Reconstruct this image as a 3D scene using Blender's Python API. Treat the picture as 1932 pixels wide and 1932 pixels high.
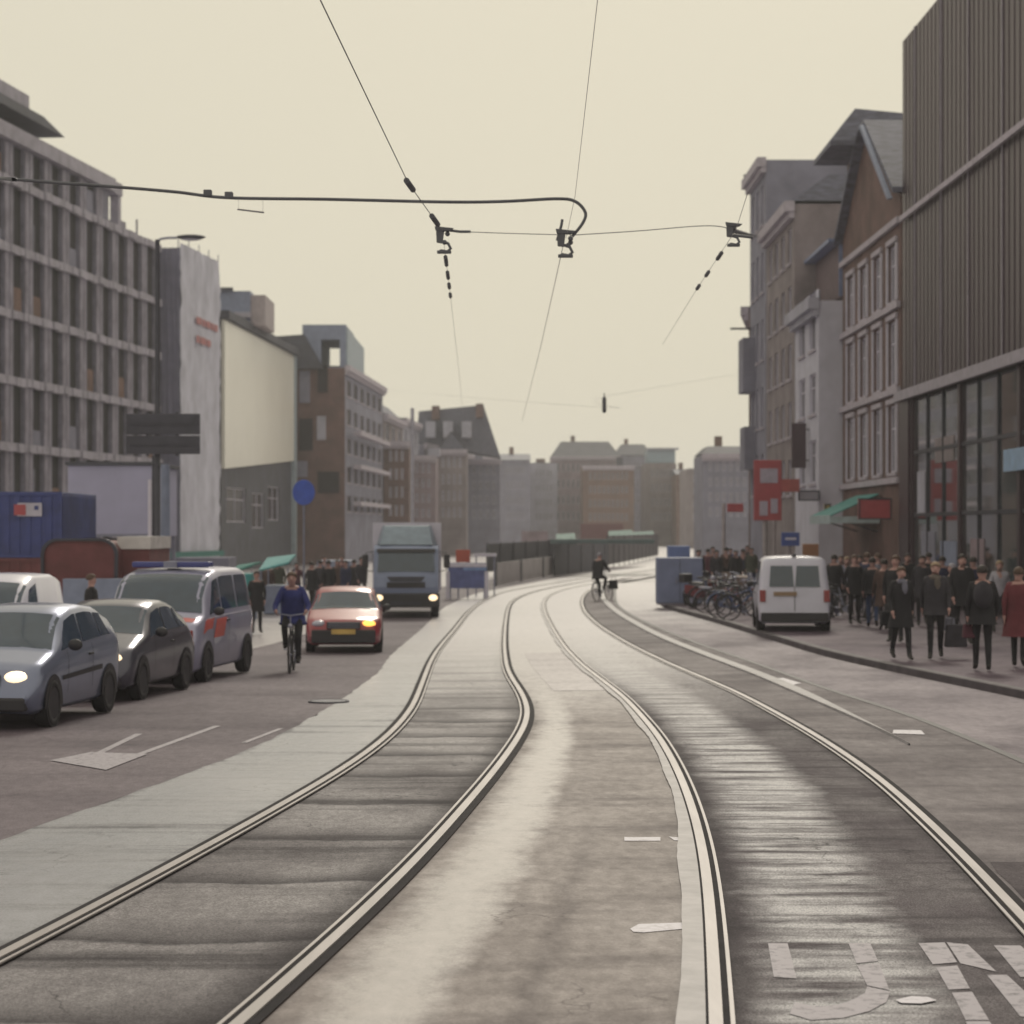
import bpy, bmesh, math, random
import numpy as np
from mathutils import Vector, Matrix
random.seed(7); np.random.seed(7)
for o in list(bpy.data.objects): bpy.data.objects.remove(o)
SC = bpy.context.scene; COL = SC.collection
F = 4000.0; Y0 = 1000.0; CX = 966.0; CZ = 2.45        # photograph measured in a 1932 px square

# ---------------------------------------------------------------- camera, world, sun, exposure
cam = bpy.data.cameras.new('camera'); co = bpy.data.objects.new('camera', cam); COL.objects.link(co)
co.location = (0, 0, CZ); co.rotation_euler = (math.radians(90), 0, 0)
cam.sensor_width = 36; cam.lens = 36*F/1932; cam.shift_y = (Y0-966)/1932
cam.clip_start = 0.3; cam.clip_end = 9000
cam.dof.use_dof = True; cam.dof.focus_distance = 16.0; cam.dof.aperture_fstop = 2.7
SC.camera = co
W = bpy.data.worlds.new('World'); SC.world = W; W.use_nodes = True
nt = W.node_tree; bg = nt.nodes['Background']
sky = nt.nodes.new('ShaderNodeTexSky'); sky.sky_type = 'NISHITA'; sky.sun_disc = False
SUN_EL, SUN_AZ = 36, 6                                 # azimuth: degrees right of the view direction (+Y)
sky.sun_elevation = math.radians(SUN_EL); sky.sun_rotation = math.radians(SUN_AZ)
sky.air_density = 1.0; sky.dust_density = 6.0; sky.ozone_density = 0.6
mixn = nt.nodes.new('ShaderNodeMix'); mixn.data_type = 'RGBA'
mixn.inputs['Factor'].default_value = 0.955
mixn.inputs['B'].default_value = (9.9, 9.25, 7.35, 1)     # milky overcast veil over the clear sky
nt.links.new(sky.outputs[0], mixn.inputs['A']); nt.links.new(mixn.outputs['Result'], bg.inputs[0])
bg.inputs[1].default_value = 0.0735
sun = bpy.data.lights.new('sun', 'SUN'); sun.energy = 1.25; sun.angle = math.radians(14); sun.color = (1, .93, .80)
so = bpy.data.objects.new('sun', sun); COL.objects.link(so)
az, el = math.radians(SUN_AZ), math.radians(SUN_EL)
sd = Vector((math.sin(az)*math.cos(el), math.cos(az)*math.cos(el), math.sin(el)))
so.rotation_euler = sd.to_track_quat('Z', 'Y').to_euler(); so.location = (20, 20, 60)
SC.view_settings.view_transform = 'Standard'; SC.view_settings.look = 'None'
SC.view_settings.gamma = 1; SC.view_settings.exposure = 0.0; SC.view_settings.use_curve_mapping = False
SC.render.engine = 'CYCLES'; SC.cycles.volume_bounces = 1; SC.cycles.max_bounces = 6

# ---------------------------------------------------------------- ground shape and pixel helpers
def sm(t):
    t = min(1, max(0, t)); return t*t*(3-2*t)
def gz(X, d):
    return -sm((d-18)/50)*(0.40-0.25*sm((X+3)/9))
def P(x, y):
    z = 0.0; d = 10; X = 0
    for _ in range(40):
        d = (CZ-z)*F/(y-Y0); X = (x-CX)*d/F; z = gz(X, d)
    return X, d
def at(x, y, d): return Vector(((x-CX)*d/F, d, CZ+(Y0-y)*d/F))
def xd(x, d): return (x-CX)*d/F
def zy(y, d): return CZ+(Y0-y)*d/F
def ls(c):
    c = c/255.0; return c/12.92 if c < .04045 else ((c+.055)/1.055)**2.4
def rgb(r, g, b): return (ls(r), ls(g), ls(b), 1)

# ---------------------------------------------------------------- materials
MATS = {}
def tint(c): return (c[0]*.97, c[1]*.955, min(.95, c[2]*1.25), 1)
def mat(name, c, rough=.7, metal=0, var=.12, scale=3.0, stretch=(1,1,1), bump=0.0, c2=None, emit=None, rvar=0.0, spec=.5, lo=.35, hi=.65, objspace=True, coat=0):
    if name in MATS: return MATS[name]
    m = bpy.data.materials.new(name); m.use_nodes = True; n = m.node_tree; p = n.nodes['Principled BSDF']; L = n.links.new
    c = tint(c)
    if c2 is not None: c2 = tint(c2)
    if c2 is None: c2 = tuple(max(0, v*(1-var*2)) for v in c[:3])+(1,)
    tc = n.nodes.new('ShaderNodeTexCoord'); mp = n.nodes.new('ShaderNodeMapping'); mp.inputs['Scale'].default_value = stretch
    L(tc.outputs['Object'], mp.inputs[0])
    nz = n.nodes.new('ShaderNodeTexNoise'); nz.inputs['Scale'].default_value = scale; nz.inputs['Detail'].default_value = 6; nz.inputs['Roughness'].default_value = .62
    L(mp.outputs[0], nz.inputs['Vector'])
    r = n.nodes.new('ShaderNodeValToRGB'); r.color_ramp.elements[0].position = lo; r.color_ramp.elements[1].position = hi
    r.color_ramp.elements[0].color = c2; r.color_ramp.elements[1].color = c
    L(nz.outputs['Fac'], r.inputs[0]); L(r.outputs[0], p.inputs['Base Color'])
    p.inputs['Roughness'].default_value = rough; p.inputs['Metallic'].default_value = metal; p.inputs['Specular IOR Level'].default_value = spec
    p.inputs['Coat Weight'].default_value = coat
    if rvar:
        mr = n.nodes.new('ShaderNodeMapRange'); mr.inputs['From Min'].default_value = lo; mr.inputs['From Max'].default_value = hi
        mr.inputs['To Min'].default_value = rough+rvar; mr.inputs['To Max'].default_value = rough-rvar
        L(nz.outputs['Fac'], mr.inputs[0]); L(mr.outputs[0], p.inputs['Roughness'])
    if bump:
        b = n.nodes.new('ShaderNodeBump'); b.inputs['Strength'].default_value = bump; b.inputs['Distance'].default_value = .02
        n2 = n.nodes.new('ShaderNodeTexNoise'); n2.inputs['Scale'].default_value = scale*14; n2.inputs['Detail'].default_value = 4
        L(mp.outputs[0], n2.inputs['Vector']); L(n2.outputs['Fac'], b.inputs['Height']); L(b.outputs[0], p.inputs['Normal'])
    if emit:
        p.inputs['Emission Color'].default_value = emit[0]; p.inputs['Emission Strength'].default_value = emit[1]
    MATS[name] = m; return m

def roadmat(name, c, cd, cl, rough=.42, joints=0, jdark=.6, sscale=.5, fine=9.0, band=(.12, 1.1), grain=.35, spec=.5, pale=None, edge=None, streakband=None):
    """paving: broad patches, streaks across the road, fine grain, optional joints every `joints` metres"""
    m = bpy.data.materials.new(name); m.use_nodes = True; n = m.node_tree; p = n.nodes['Principled BSDF']; L = n.links.new; c, cd, cl = tint(c), tint(cd), tint(cl)
    N = n.nodes.new
    def math_(op, a, b=None, c_=None):
        q = N('ShaderNodeMath'); q.operation = op
        for i, v in enumerate((a, b, c_)):
            if v is None: continue
            if isinstance(v, (int, float)): q.inputs[i].default_value = v
            else: L(v, q.inputs[i])
        return q.outputs[0]
    tc = N('ShaderNodeTexCoord')
    def noise(scale, st=(1,1,1), det=5, rg=.6):
        mp = N('ShaderNodeMapping'); mp.inputs['Scale'].default_value = st; L(tc.outputs['Object'], mp.inputs[0])
        z = N('ShaderNodeTexNoise'); z.inputs['Scale'].default_value = scale; z.inputs['Detail'].default_value = det; z.inputs['Roughness'].default_value = rg
        L(mp.outputs[0], z.inputs['Vector']); return z.outputs['Fac']
    def mr(v, a, b, c_, d):
        q = N('ShaderNodeMapRange'); q.inputs[1].default_value = a; q.inputs[2].default_value = b; q.inputs[3].default_value = c_; q.inputs[4].default_value = d
        L(v, q.inputs[0]); return q.outputs[0]
    def mix(f, a, b):
        q = N('ShaderNodeMix'); q.data_type = 'RGBA'
        if isinstance(f, float): q.inputs['Factor'].default_value = f
        else: L(f, q.inputs['Factor'])
        for k, v in (('A', a), ('B', b)):
            if isinstance(v, tuple): q.inputs[k].default_value = v
            else: L(v, q.inputs[k])
        return q.outputs['Result']
    big = noise(sscale, (1, .55, 1)); streak = noise(1.0, band+(1,), 6, .65); fn = noise(fine*6, (1,.8,1), 5, .8); fn2 = noise(fine, (1,.5,1), 4)
    col = mix(mr(big, .38, .62, 0, 1), c, cl)
    col = mix(mr(streak, .5, .72, 0, .8), col, cd)
    if joints:
        sep = N('ShaderNodeSeparateXYZ'); L(tc.outputs['Object'], sep.inputs[0])
        wob = mr(noise(.8), 0, 1, -.35, .35)
        fr = math_('FRACT', math_('DIVIDE', math_('ADD', sep.outputs['Y'], wob), float(joints)))
        a = mr(fr, 0.0, .34, 1, 0); b_ = mr(fr, .965, 1.0, 0, 1)
        f = math_('MULTIPLY', math_('MAXIMUM', math_('POWER', a, 1.6), b_), mr(fn2, .25, .75, .45, 1.0))
        col = mix(math_('MULTIPLY', f, float(jdark)), col, cd)
    if pale or edge or streakband:
        at_ = N('ShaderNodeAttribute'); at_.attribute_name = 't'; sp2 = N('ShaderNodeSeparateXYZ'); L(tc.outputs['Object'], sp2.inputs[0])
        tt = math_('ADD', at_.outputs['Fac'], math_('ADD', mr(noise(.9, (1,1.2,1), 5), 0, 1, -.09, .09), mr(noise(6, (1,1,1), 3), 0, 1, -.03, .03)))
        Y = sp2.outputs['Y']
    if edge:
        e = math_('MAXIMUM', mr(tt, 0, edge[0], 1, 0), mr(tt, 1-edge[1], 1, 0, 1)); col = mix(math_('MULTIPLY', e, edge[2]), col, cd)
    if pale:  # colour bands, also carrying sheen and glare painted into the paving
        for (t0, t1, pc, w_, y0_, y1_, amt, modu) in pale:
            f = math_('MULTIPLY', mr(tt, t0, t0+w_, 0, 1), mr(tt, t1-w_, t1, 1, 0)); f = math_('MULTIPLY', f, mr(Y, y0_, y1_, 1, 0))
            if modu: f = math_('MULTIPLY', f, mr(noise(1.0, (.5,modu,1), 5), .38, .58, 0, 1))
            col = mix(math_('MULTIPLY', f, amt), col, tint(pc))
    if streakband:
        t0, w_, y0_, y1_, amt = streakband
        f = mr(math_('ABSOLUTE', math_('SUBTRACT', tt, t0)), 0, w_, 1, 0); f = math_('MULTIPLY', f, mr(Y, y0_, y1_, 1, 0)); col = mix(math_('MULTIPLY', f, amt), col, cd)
    vo = N('ShaderNodeTexVoronoi'); vo.feature = 'DISTANCE_TO_EDGE'; vo.inputs['Scale'].default_value = .45
    va = N('ShaderNodeVectorMath'); va.operation = 'ADD'; nzc = N('ShaderNodeTexNoise'); nzc.inputs['Scale'].default_value = 1.7; nzc.inputs['Detail'].default_value = 6; L(tc.outputs['Object'], nzc.inputs['Vector'])
    L(tc.outputs['Object'], va.inputs[0]); L(nzc.outputs['Color'], va.inputs[1]); L(va.outputs[0], vo.inputs['Vector'])
    ck = math_('MULTIPLY', mr(vo.outputs['Distance'], 0, .006, .65, 0), mr(noise(.35), .48, .56, 0, 1)); col = mix(ck, col, cd)
    mid = mr(fn2, .3, .7, .84, 1.14)
    g = math_('MULTIPLY', mr(fn, .3, .7, 1-grain*1.3, 1+grain*1.3), mid)
    hs = N('ShaderNodeHueSaturation'); L(col, hs.inputs['Color']); L(g, hs.inputs['Value'])
    L(hs.outputs[0], p.inputs['Base Color'])
    bw = N('ShaderNodeRGBToBW'); L(hs.outputs[0], bw.inputs[0])      # pale tones, painted sheen included, are glossier than the dark rough aggregate
    L(mr(bw.outputs[0], .03, .26, .80, rough), p.inputs['Roughness']); L(mr(bw.outputs[0], .03, .26, .15, spec+.1), p.inputs['Specular IOR Level'])
    b = N('ShaderNodeBump'); b.inputs['Strength'].default_value = .18; b.inputs['Distance'].default_value = .006
    L(fn, b.inputs['Height']); L(b.outputs[0], p.inputs['Normal'])
    return m

M = {}
M['glass'] = mat('dark_glass', (.030,.036,.042,1), .08, var=.2, scale=1.2, spec=.8)
M['carglass'] = mat('car_glass', (.035,.060,.080,1), .08, var=.1, spec=.9)
M['winglass'] = mat('window_glass', (.05,.055,.065,1), .16, var=.35, scale=.6)
M['tyre'] = mat('tyre_rubber', (.022,.020,.021,1), .8)
M['rim'] = mat('alloy_rim', (.35,.35,.37,1), .35, .8)
M['blackpl'] = mat('black_plastic', (.03,.028,.03,1), .55)
M['darkmetal'] = mat('dark_metal', (.06,.06,.065,1), .5, .5)
M['greymetal'] = mat('grey_galvanised_metal', (.28,.29,.30,1), .45, .6)
M['wire'] = mat('overhead_wire', (.13,.135,.125,1), .7, .1)
M['whitepaint'] = mat('white_frame_paint', (.62,.60,.56,1), .5, var=.06)
M['concrete'] = mat('weathered_concrete', (.36,.34,.33,1), .85, var=.22, scale=.9)
M['conclight'] = mat('pale_concrete', (.46,.44,.41,1), .85, var=.16, scale=1.1)
M['roofdark'] = mat('dark_roof', (.075,.078,.085,1), .7, var=.2, scale=.8)
M['roofslate'] = mat('slate_roof', (.16,.165,.18,1), .7, var=.25, scale=2, stretch=(1,1,4))
M['plate'] = mat('yellow_plate', (.62,.42,.10,1), .4)
M['skin'] = mat('skin', (.42,.25,.18,1), .55, var=.05)

# ---------------------------------------------------------------- mesh helpers
class MB:
    def __init__(s): s.v = []; s.f = []; s.mi = []; s.cur = 0
    def q(s, *pts):
        b = len(s.v); s.v += [tuple(p) for p in pts]; s.f.append(tuple(range(b, b+len(pts)))); s.mi.append(s.cur)
    def grid(s, rows, flip=False, closed=False):
        b = len(s.v); n = len(rows[0])
        for r in rows: s.v += [tuple(p) for p in r]
        for i in range(len(rows)-1):
            for j in range(n if closed else n-1):
                k = (j+1) % n
                f = (b+i*n+j, b+i*n+k, b+(i+1)*n+k, b+(i+1)*n+j)
                s.f.append(f[::-1] if flip else f); s.mi.append(s.cur)
    def hexa(s, p):
        b = len(s.v); s.v += [tuple(x) for x in p]
        for f in ((0,3,2,1),(4,5,6,7),(0,1,5,4),(1,2,6,5),(2,3,7,6),(3,0,4,7)):
            s.f.append(tuple(b+i for i in f)); s.mi.append(s.cur)
    def box(s, x0, x1, y0, y1, z0, z1, T=None):
        p = [Vector(c) for c in ((x0,y0,z0),(x1,y0,z0),(x1,y1,z0),(x0,y1,z0),(x0,y0,z1),(x1,y0,z1),(x1,y1,z1),(x0,y1,z1))]
        if T is not None: p = [T(c) if callable(T) else T @ c for c in p]
        s.hexa(p)
    def tube(s, pts, r, seg=8, cap=True, rs=None):
        pts = [Vector(p) for p in pts]; rows = []; up = None
        for i, p in enumerate(pts):
            t = (pts[min(i+1, len(pts)-1)]-pts[max(i-1, 0)])
            if t.length < 1e-9: t = Vector((0,0,1))
            t.normalize()
            if up is None:
                a = Vector((0,0,1)) if abs(t.z) < .9 else Vector((1,0,0)); up = t.cross(a).normalized()
            up = (up - t*up.dot(t)).normalized(); w = t.cross(up)
            rr = rs[i] if rs else r
            rows.append([p+(up*math.cos(2*math.pi*k/seg)+w*math.sin(2*math.pi*k/seg))*rr for k in range(seg)])
        s.grid(rows, closed=True)
        if cap:
            s.q(*rows[0][::-1]); s.q(*rows[-1])
    def lathe(s, prof, seg=20, T=None, axis='z'):
        rows = []
        for r, h in prof:
            row = []
            for k in range(seg):
                a = 2*math.pi*k/seg; c, q_ = r*math.cos(a), r*math.sin(a)
                p = Vector((c, q_, h)) if axis == 'z' else Vector((h, c, q_)) if axis == 'x' else Vector((q_, h, c))
                row.append(T @ p if T is not None else p)
            rows.append(row)
        s.grid(rows, closed=True)
    def ell(s, c, r, seg=12, rings=8, T=None):
        c = Vector(c); rows = []
        for i in range(rings+1):
            th = math.pi*i/rings
            row = []
            for k in range(seg):
                a = 2*math.pi*k/seg
                p = c+Vector((r[0]*max(math.sin(th), .001)*math.cos(a), r[1]*max(math.sin(th), .001)*math.sin(a), r[2]*math.cos(th)))
                row.append(T @ p if T is not None else p)
            rows.append(row)
        s.grid(rows, closed=True, flip=True)
    def build(s, name, m, parent=None, smooth=False, bevel=0, seg=2):
        me = bpy.data.meshes.new(name); me.from_pydata(s.v, [], s.f)
        ms = m if isinstance(m, (list, tuple)) else [m]
        for x in ms: me.materials.append(x)
        if len(ms) > 1: me.polygons.foreach_set('material_index', s.mi)
        if smooth: me.polygons.foreach_set('use_smooth', [True]*len(me.polygons))
        me.update()
        if bevel:
            bm = bmesh.new(); bm.from_mesh(me)
            bmesh.ops.remove_doubles(bm, verts=bm.verts, dist=1e-5)
            bmesh.ops.bevel(bm, geom=[e for e in bm.edges if e.is_manifold and e.calc_face_angle(0) > .5], offset=bevel, segments=seg, affect='EDGES', profile=.5, clamp_overlap=True)
            bm.normal_update(); bm.to_mesh(me); bm.free()
        o = bpy.data.objects.new(name, me); COL.objects.link(o)
        if parent: o.parent = parent
        return o
def empty(name, loc=(0,0,0), rz=0):
    o = bpy.data.objects.new(name, None); COL.objects.link(o); o.location = loc; o.rotation_euler = (0,0,rz); o.empty_display_size = .2
    return o
def tag(o, label=None, cat=None, group=None, kind=None):
    if label: o['label'] = label
    if cat: o['category'] = cat
    if group: o['group'] = group
    if kind: o['kind'] = kind
    return o
def copy_tree(o, parent=None):
    c = o.copy(); COL.objects.link(c); c.parent = parent
    for ch in list(o.children): copy_tree(ch, c)
    return c

# ---------------------------------------------------------------- traced lines on the ground, as smooth X(depth) curves
DG = np.arange(4.0, 330.0, .5)
def curve(px, s0=1.6, world=None):
    pts = sorted([P(*p) for p in px], key=lambda t: t[1]) if world is None else sorted(world, key=lambda t: t[1])
    d = np.array([p[1] for p in pts]); x = np.array([p[0] for p in pts])
    k0 = (x[1]-x[0])/(d[1]-d[0]); k1 = (x[-1]-x[-2])/(d[-1]-d[-2])
    pad = np.arange(-40, 400, .5)
    y = np.interp(pad, d, x); y = np.where(pad < d[0], x[0]+k0*(pad-d[0]), y); y = np.where(pad > d[-1], x[-1]+k1*(pad-d[-1]), y)
    for sig, msk in ((s0, pad > -100), (s0*2, pad > 45)):
        w = int(sig*8); kk = np.arange(-w, w+1)*.5; g = np.exp(-kk**2/(2*sig*sig)); g /= g.sum()
        ys = np.convolve(np.pad(y, w, mode='reflect', reflect_type='odd'), g, mode='valid')
        bl = np.clip((pad-40)/10, 0, 1) if sig > s0 else 1
        y = y*(1-bl)+ys*bl
    return lambda t: float(np.interp(t, pad, y))
L1 = curve([(0,1811),(200,1708),(440,1576),(600,1486),(700,1421),(750,1376),(780,1336),(795,1296),(811,1253),(826,1225),(859,1187),(878,1161),(904,1138),(949,1116),(1090,1094),(1234,1074)])
L2 = curve([(460,1932),(575,1831),(700,1716),(800,1616),(925,1471),(966,1416),(985,1385),(998,1361),(996,1335),(983,1307),(964,1281),(955,1258),(951,1221),(953,1183),(957,1153),(964,1135),(987,1123),(1024,1112),(1110,1097),(1234,1077)])
R1 = curve([(1351,1932),(1346,1806),(1336,1656),(1316,1556),(1286,1471),(1246,1396),(1181,1321),(1099,1258),(1066,1225),(1043,1187),(1028,1157),(1024,1138),(1036,1123),(1062,1112),(1140,1099),(1234,1082)])
R2 = curve([(1932,1741),(1816,1616),(1666,1476),(1541,1391),(1396,1311),(1266,1256),(1193,1221),(1137,1187),(1103,1157),(1096,1135),(1107,1116),(1137,1105),(1180,1098),(1234,1088)])
SH = curve([(0,1581),(60,1556),(115,1546),(245,1501),(320,1471),(435,1431),(500,1406),(565,1366),(630,1331),(670,1301),(715,1271),(735,1236),(795,1187),(835,1146),(900,1118),(1045,1092),(1234,1068)])
WK = curve([(1132,1112),(1140,1135),(1165,1158),(1250,1206),(1345,1243),(1437,1277),(1530,1318),(1700,1400),(1932,1530)])
GT = curve([(1160,1118),(1160,1142),(1200,1168),(1306,1213),(1449,1262),(1566,1306),(1716,1351),(1932,1441),(2150,1540)])
KB = curve([(1236,1120),(1242,1146),(1340,1172),(1449,1206),(1540,1236),(1700,1272),(1932,1320),(2300,1400),(2700,1490)]+[(1330,1085)])
RL = curve(None, world=[(-9.5,4),(-9.5,20),(-9.2,38),(-5.9,44),(-5.5,60),(-5.2,95),(0,130),(12,200)], s0=2)

def strip(name, fa, fb, m, zo=0.0, d0=4, d1=330, nx=8, step=.5, kind='structure', edge=0.0):
    mb = MB(); rows = []
    d = d0; 
    while d <= d1+1e-6:
        a, b = fa(d), fb(d)
        if edge: a += edge*(math.sin(d*7.1)+math.sin(d*3.3+1)+random.uniform(-1,1))*.4; b += edge*(math.sin(d*5.9)+math.sin(d*2.7+2)+random.uniform(-1,1))*.4
        rows.append([(a+(b-a)*i/nx, d, gz(a+(b-a)*i/nx, d)+zo) for i in range(nx+1)]); d += step if d < 110 else 2.0
    mb.grid(rows); o = mb.build(name, m, smooth=True); a_ = o.data.attributes.new('t', 'FLOAT', 'POINT'); a_.data.foreach_set('value', [i/nx for _ in rows for i in range(nx+1)])
    if kind: o['kind'] = kind
    return o
off = lambda f, k: (lambda t: f(t)+k)

# base terrain
mb = MB()
ds = [-60,-30,-10,0]+[2*i for i in range(1, 60)]+[130,150,180,220,300,450,700,1100,1700,2400]
xs = [-1200,-600,-300,-150,-80,-50,-35,-25,-20]+[-16+i for i in range(0, 33)]+[20,25,35,50,80,150,300,600,1200]
mb.grid([[(x, d, gz(x, d)-.03) for x in xs] for d in ds])
M['paving'] = roadmat('pale_square_paving', rgb(160,154,144), rgb(122,116,110), rgb(180,174,160), rough=.30, spec=.7)
g = mb.build('ground', M['paving'], smooth=True); g['kind'] = 'structure'
M['asphalt'] = roadmat('purplish_asphalt', rgb(92,83,82), rgb(72,64,65), rgb(104,94,92), rough=.50, band=(.25,.5), grain=.32, sscale=.3)
strip('left_road', RL, SH, M['asphalt'], 0.0, nx=16, d1=150)
M['shoulder'] = roadmat('blue_grey_concrete', rgb(126,128,122), rgb(76,74,71), rgb(152,153,144), rough=.32, band=(.22,1.8), grain=.28, spec=.6, edge=(.05,.16,.55), pale=[(-.3,1.3,rgb(186,182,168),.01,58,27,.85,0)])  # pale term: distant road glare painted into the concrete colour
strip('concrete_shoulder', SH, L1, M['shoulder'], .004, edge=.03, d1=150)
M['bedL'] = roadmat('left_track_bed', rgb(92,87,82), rgb(34,29,31), rgb(116,112,104), rough=.40, joints=2.1, jdark=.95, band=(.15,1.3), grain=.5, fine=12, edge=(.05,.22,.9), spec=.5, pale=[(-.3,1.3,rgb(186,182,168),.01,58,27,.85,0)])  # paler with depth: glare painted into the bed colour
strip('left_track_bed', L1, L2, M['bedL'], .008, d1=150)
M['mid'] = roadmat('tan_concrete', rgb(110,100,88), rgb(84,76,70), rgb(118,108,95), rough=.38, band=(.3,.9), grain=.14, sscale=.8, spec=.6, edge=(.07,.03,.8), pale=[(.08,.42,rgb(172,167,150),.20,24,36,.95,0), (-.3,1.3,rgb(186,182,168),.01,58,27,.85,0)], streakband=(.58,.06,14,19,.5))  # left pale band is painted wet sheen; far paling is painted glare
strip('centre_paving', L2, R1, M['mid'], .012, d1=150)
M['bedR'] = roadmat('right_track_bed', rgb(68,60,60), rgb(34,29,31), rgb(88,82,78), rough=.42, joints=0, band=(.30,2.6), grain=.6, fine=12, sscale=.9, spec=.45, edge=(.13,.10,.85), pale=[(.08,.66,rgb(152,152,142),.15,22,60,.75,3.2), (-.3,1.3,rgb(186,182,168),.01,58,27,.85,0)])  # last pale term paints far glare into the bed
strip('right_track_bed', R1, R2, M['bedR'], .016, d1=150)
M['outer'] = roadmat('outer_asphalt', rgb(88,80,76), rgb(64,57,57), rgb(104,96,90), rough=.42, spec=.5, band=(.2,.9), grain=.25, sscale=.7)
strip('outer_strip', R2, GT, M['outer'], .020, d1=112)
M['lane'] = roadmat('right_lane', rgb(102,92,92), rgb(80,71,72), rgb(118,107,105), rough=.44, spec=.5, band=(.5,.3), grain=.15, pale=[(-.3,1.3,rgb(178,173,160),.01,100,52,.9,0)])  # far end of the lane lightened with painted glare
strip('right_lane', GT, KB, M['lane'], .010, d1=104)
M['brickpave'] = roadmat('brick_pavement', rgb(92,80,83), rgb(68,59,62), rgb(106,93,93), rough=.65, band=(.6,.6), grain=.3)
strip('pavement', off(KB, .16), lambda t: 30.0, M['brickpave'], .13, nx=24, d1=112)
M['kerb'] = mat('dark_kerb_stone', rgb(84,77,76), .7, var=.25, scale=2)
mb = MB(); rows = []
d = 4
while d < 112:
    x = KB(d); z = gz(x, d); rows.append([(x-.005, d, z-.03), (x, d, z+.125), (x+.02, d, z+.14), (x+.17, d, z+.14)]); d += .5
mb.grid(rows, flip=True); o = mb.build('kerb', M['kerb']); o['kind'] = 'structure'
# gutter line and pale low separator kerb
M['gutter'] = mat('dark_gutter', (.035,.03,.03,1), .6)
strip('gutter', off(GT, -.05), off(GT, .06), M['gutter'], .026, nx=1, d1=100)
M['palekerb'] = mat('pale_kerb_concrete', (.26,.245,.21,1), .5, var=.2, scale=2)
mb = MB(); rows = []
d = 24
while d < 100:
    x = WK(d); z = gz(x, d); w = .11*sm((d-24)/10); rows.append([(x-w-.02, d, z+.01), (x-w, d, z+.05), (x+w, d, z+.05), (x+w+.02, d, z+.01)]); d += .5
mb.grid(rows); o = mb.build('separator_kerb', M['palekerb']); o['kind'] = 'structure'
# bitumen joints beside the rails and the rails themselves
M['bitumen'] = mat('bitumen_seal', (.022,.018,.020,1), .85, spec=.2, var=.3, scale=6)
M['rail'] = mat('worn_rail_steel', (.37,.345,.27,1), .42, .25, var=.12, scale=2, stretch=(3,.3,1))
M['railside'] = mat('rail_shoulder_concrete', (.33,.31,.26,1), .5, var=.18, scale=3)
def rail(f, side, label, extra=0.0, seal=(.10,.10)):
    s = strip('rail_seal', off(f, -seal[0]), off(f, seal[1]), M['bitumen'], .024, nx=2, d1=150)
    mb = MB()
    def rib(a, b, z):
        rows = []; d = 4
        while d < 150:
            x = f(d); g_ = gz(x, d); dx = f(d+.2)-f(d-.2); k = math.sqrt(1+(dx/.4)**2)
            rows.append([(x+a*k, d, g_+.02), (x+a*k, d, g_+z), (x+b*k, d, g_+z), (x+b*k, d, g_+.02)]); d += .5
        mb.grid(rows)
    if side < 0: rib(-.035, .035, .034); rib(.072, .095, .032)
    else: rib(-.035, .035, .034); rib(-.095, -.072, .032)
    r_ = empty('tram_rail'); tag(r_, label, 'rail', 'tram rails')
    mb.build('rail_head', M['rail'], r_)
    if extra:
        m2 = MB(); rows = []; d = 4
        while d < 120:
            x = f(d); g_ = gz(x, d); w = extra*(.55+.45*sm((22-d)/8)); rows.append([(x-.055-w+.012*math.sin(d*1.1)+.005*math.sin(d*2.3)+random.uniform(-.003,.003), d, g_+.029), (x-.05, d, g_+.029)]); d += .25
        m2.grid(rows); m2.build('concrete_edge', M['railside'], r_)
rail(L1, -1, 'leftmost tram rail, curving past the pale concrete shoulder')
rail(L2, 1, 'second tram rail from the left, bordering the tan centre paving')
rail(R1, -1, 'third tram rail, with a broad pale concrete edge beside the tan paving', extra=.13)
rail(R2, 1, 'rightmost tram rail, sweeping out at the right edge')
# pale concrete edges of R2/L outer sides
M['darkpatch'] = roadmat('dark_asphalt_patch', rgb(66,58,58), rgb(50,44,46), rgb(76,68,66), rough=.5, grain=.4)
strip('asphalt_patch', off(R2, .13), lambda t: R2(t)+.13+2.6, M['darkpatch'], .0235, d0=10.5, d1=15.5, nx=2, edge=.04)
strip('asphalt_patch', off(R1, -.95), off(R1, -.13), roadmat('brown_patch', rgb(142,133,124), rgb(126,117,109), rgb(148,140,130), rough=.42, grain=.15), .0158, d0=33, d1=45, nx=2)

# road paint
M['paint'] = mat('worn_road_paint', (.31,.285,.26,1), .6, c2=(.10,.09,.088,1), scale=14, lo=.30, hi=.50)
M['paintglint'] = mat('white_paint_and_glint', (.52,.50,.45,1), .5, c2=(.26,.24,.21,1), scale=16, lo=.25, hi=.5)  # white paint, also used for the painted water glints
def ground_poly(mb, pts, zo=.03):
    mb.q(*[(x, d, gz(x, d)+zo) for x, d in pts])
def paint(name, label, polys, m, zo=.03, cat='road marking', group=None):
    mb = MB()
    for poly in polys: ground_poly(mb, [P(*p) for p in poly], zo)
    o = mb.build(name, m); tag(o, label, cat, group); return o
def line_poly(p, q, w):
    a, b = Vector(P(*p)), Vector(P(*q)); t = (b-a).normalized(); n_ = Vector((t.y, -t.x))*w/2
    return [a-n_, b-n_, b+n_, a+n_]
mb = MB()
for p, q, w in (((165,1432),(262,1385),.09),((262,1424),(410,1370),.09),((460,1402),(530,1375),.07)):
    pl = line_poly(p, q, w); ground_poly(mb, [tuple(v) for v in pl], .005)
ground_poly(mb, [P(*p) for p in ((95,1436),(200,1454),(278,1424),(172,1420))], .009)
tag(mb.build('lane_marking', M['paint']), 'worn pale lane marking with a square end on the left asphalt lane', 'road marking')
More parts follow.
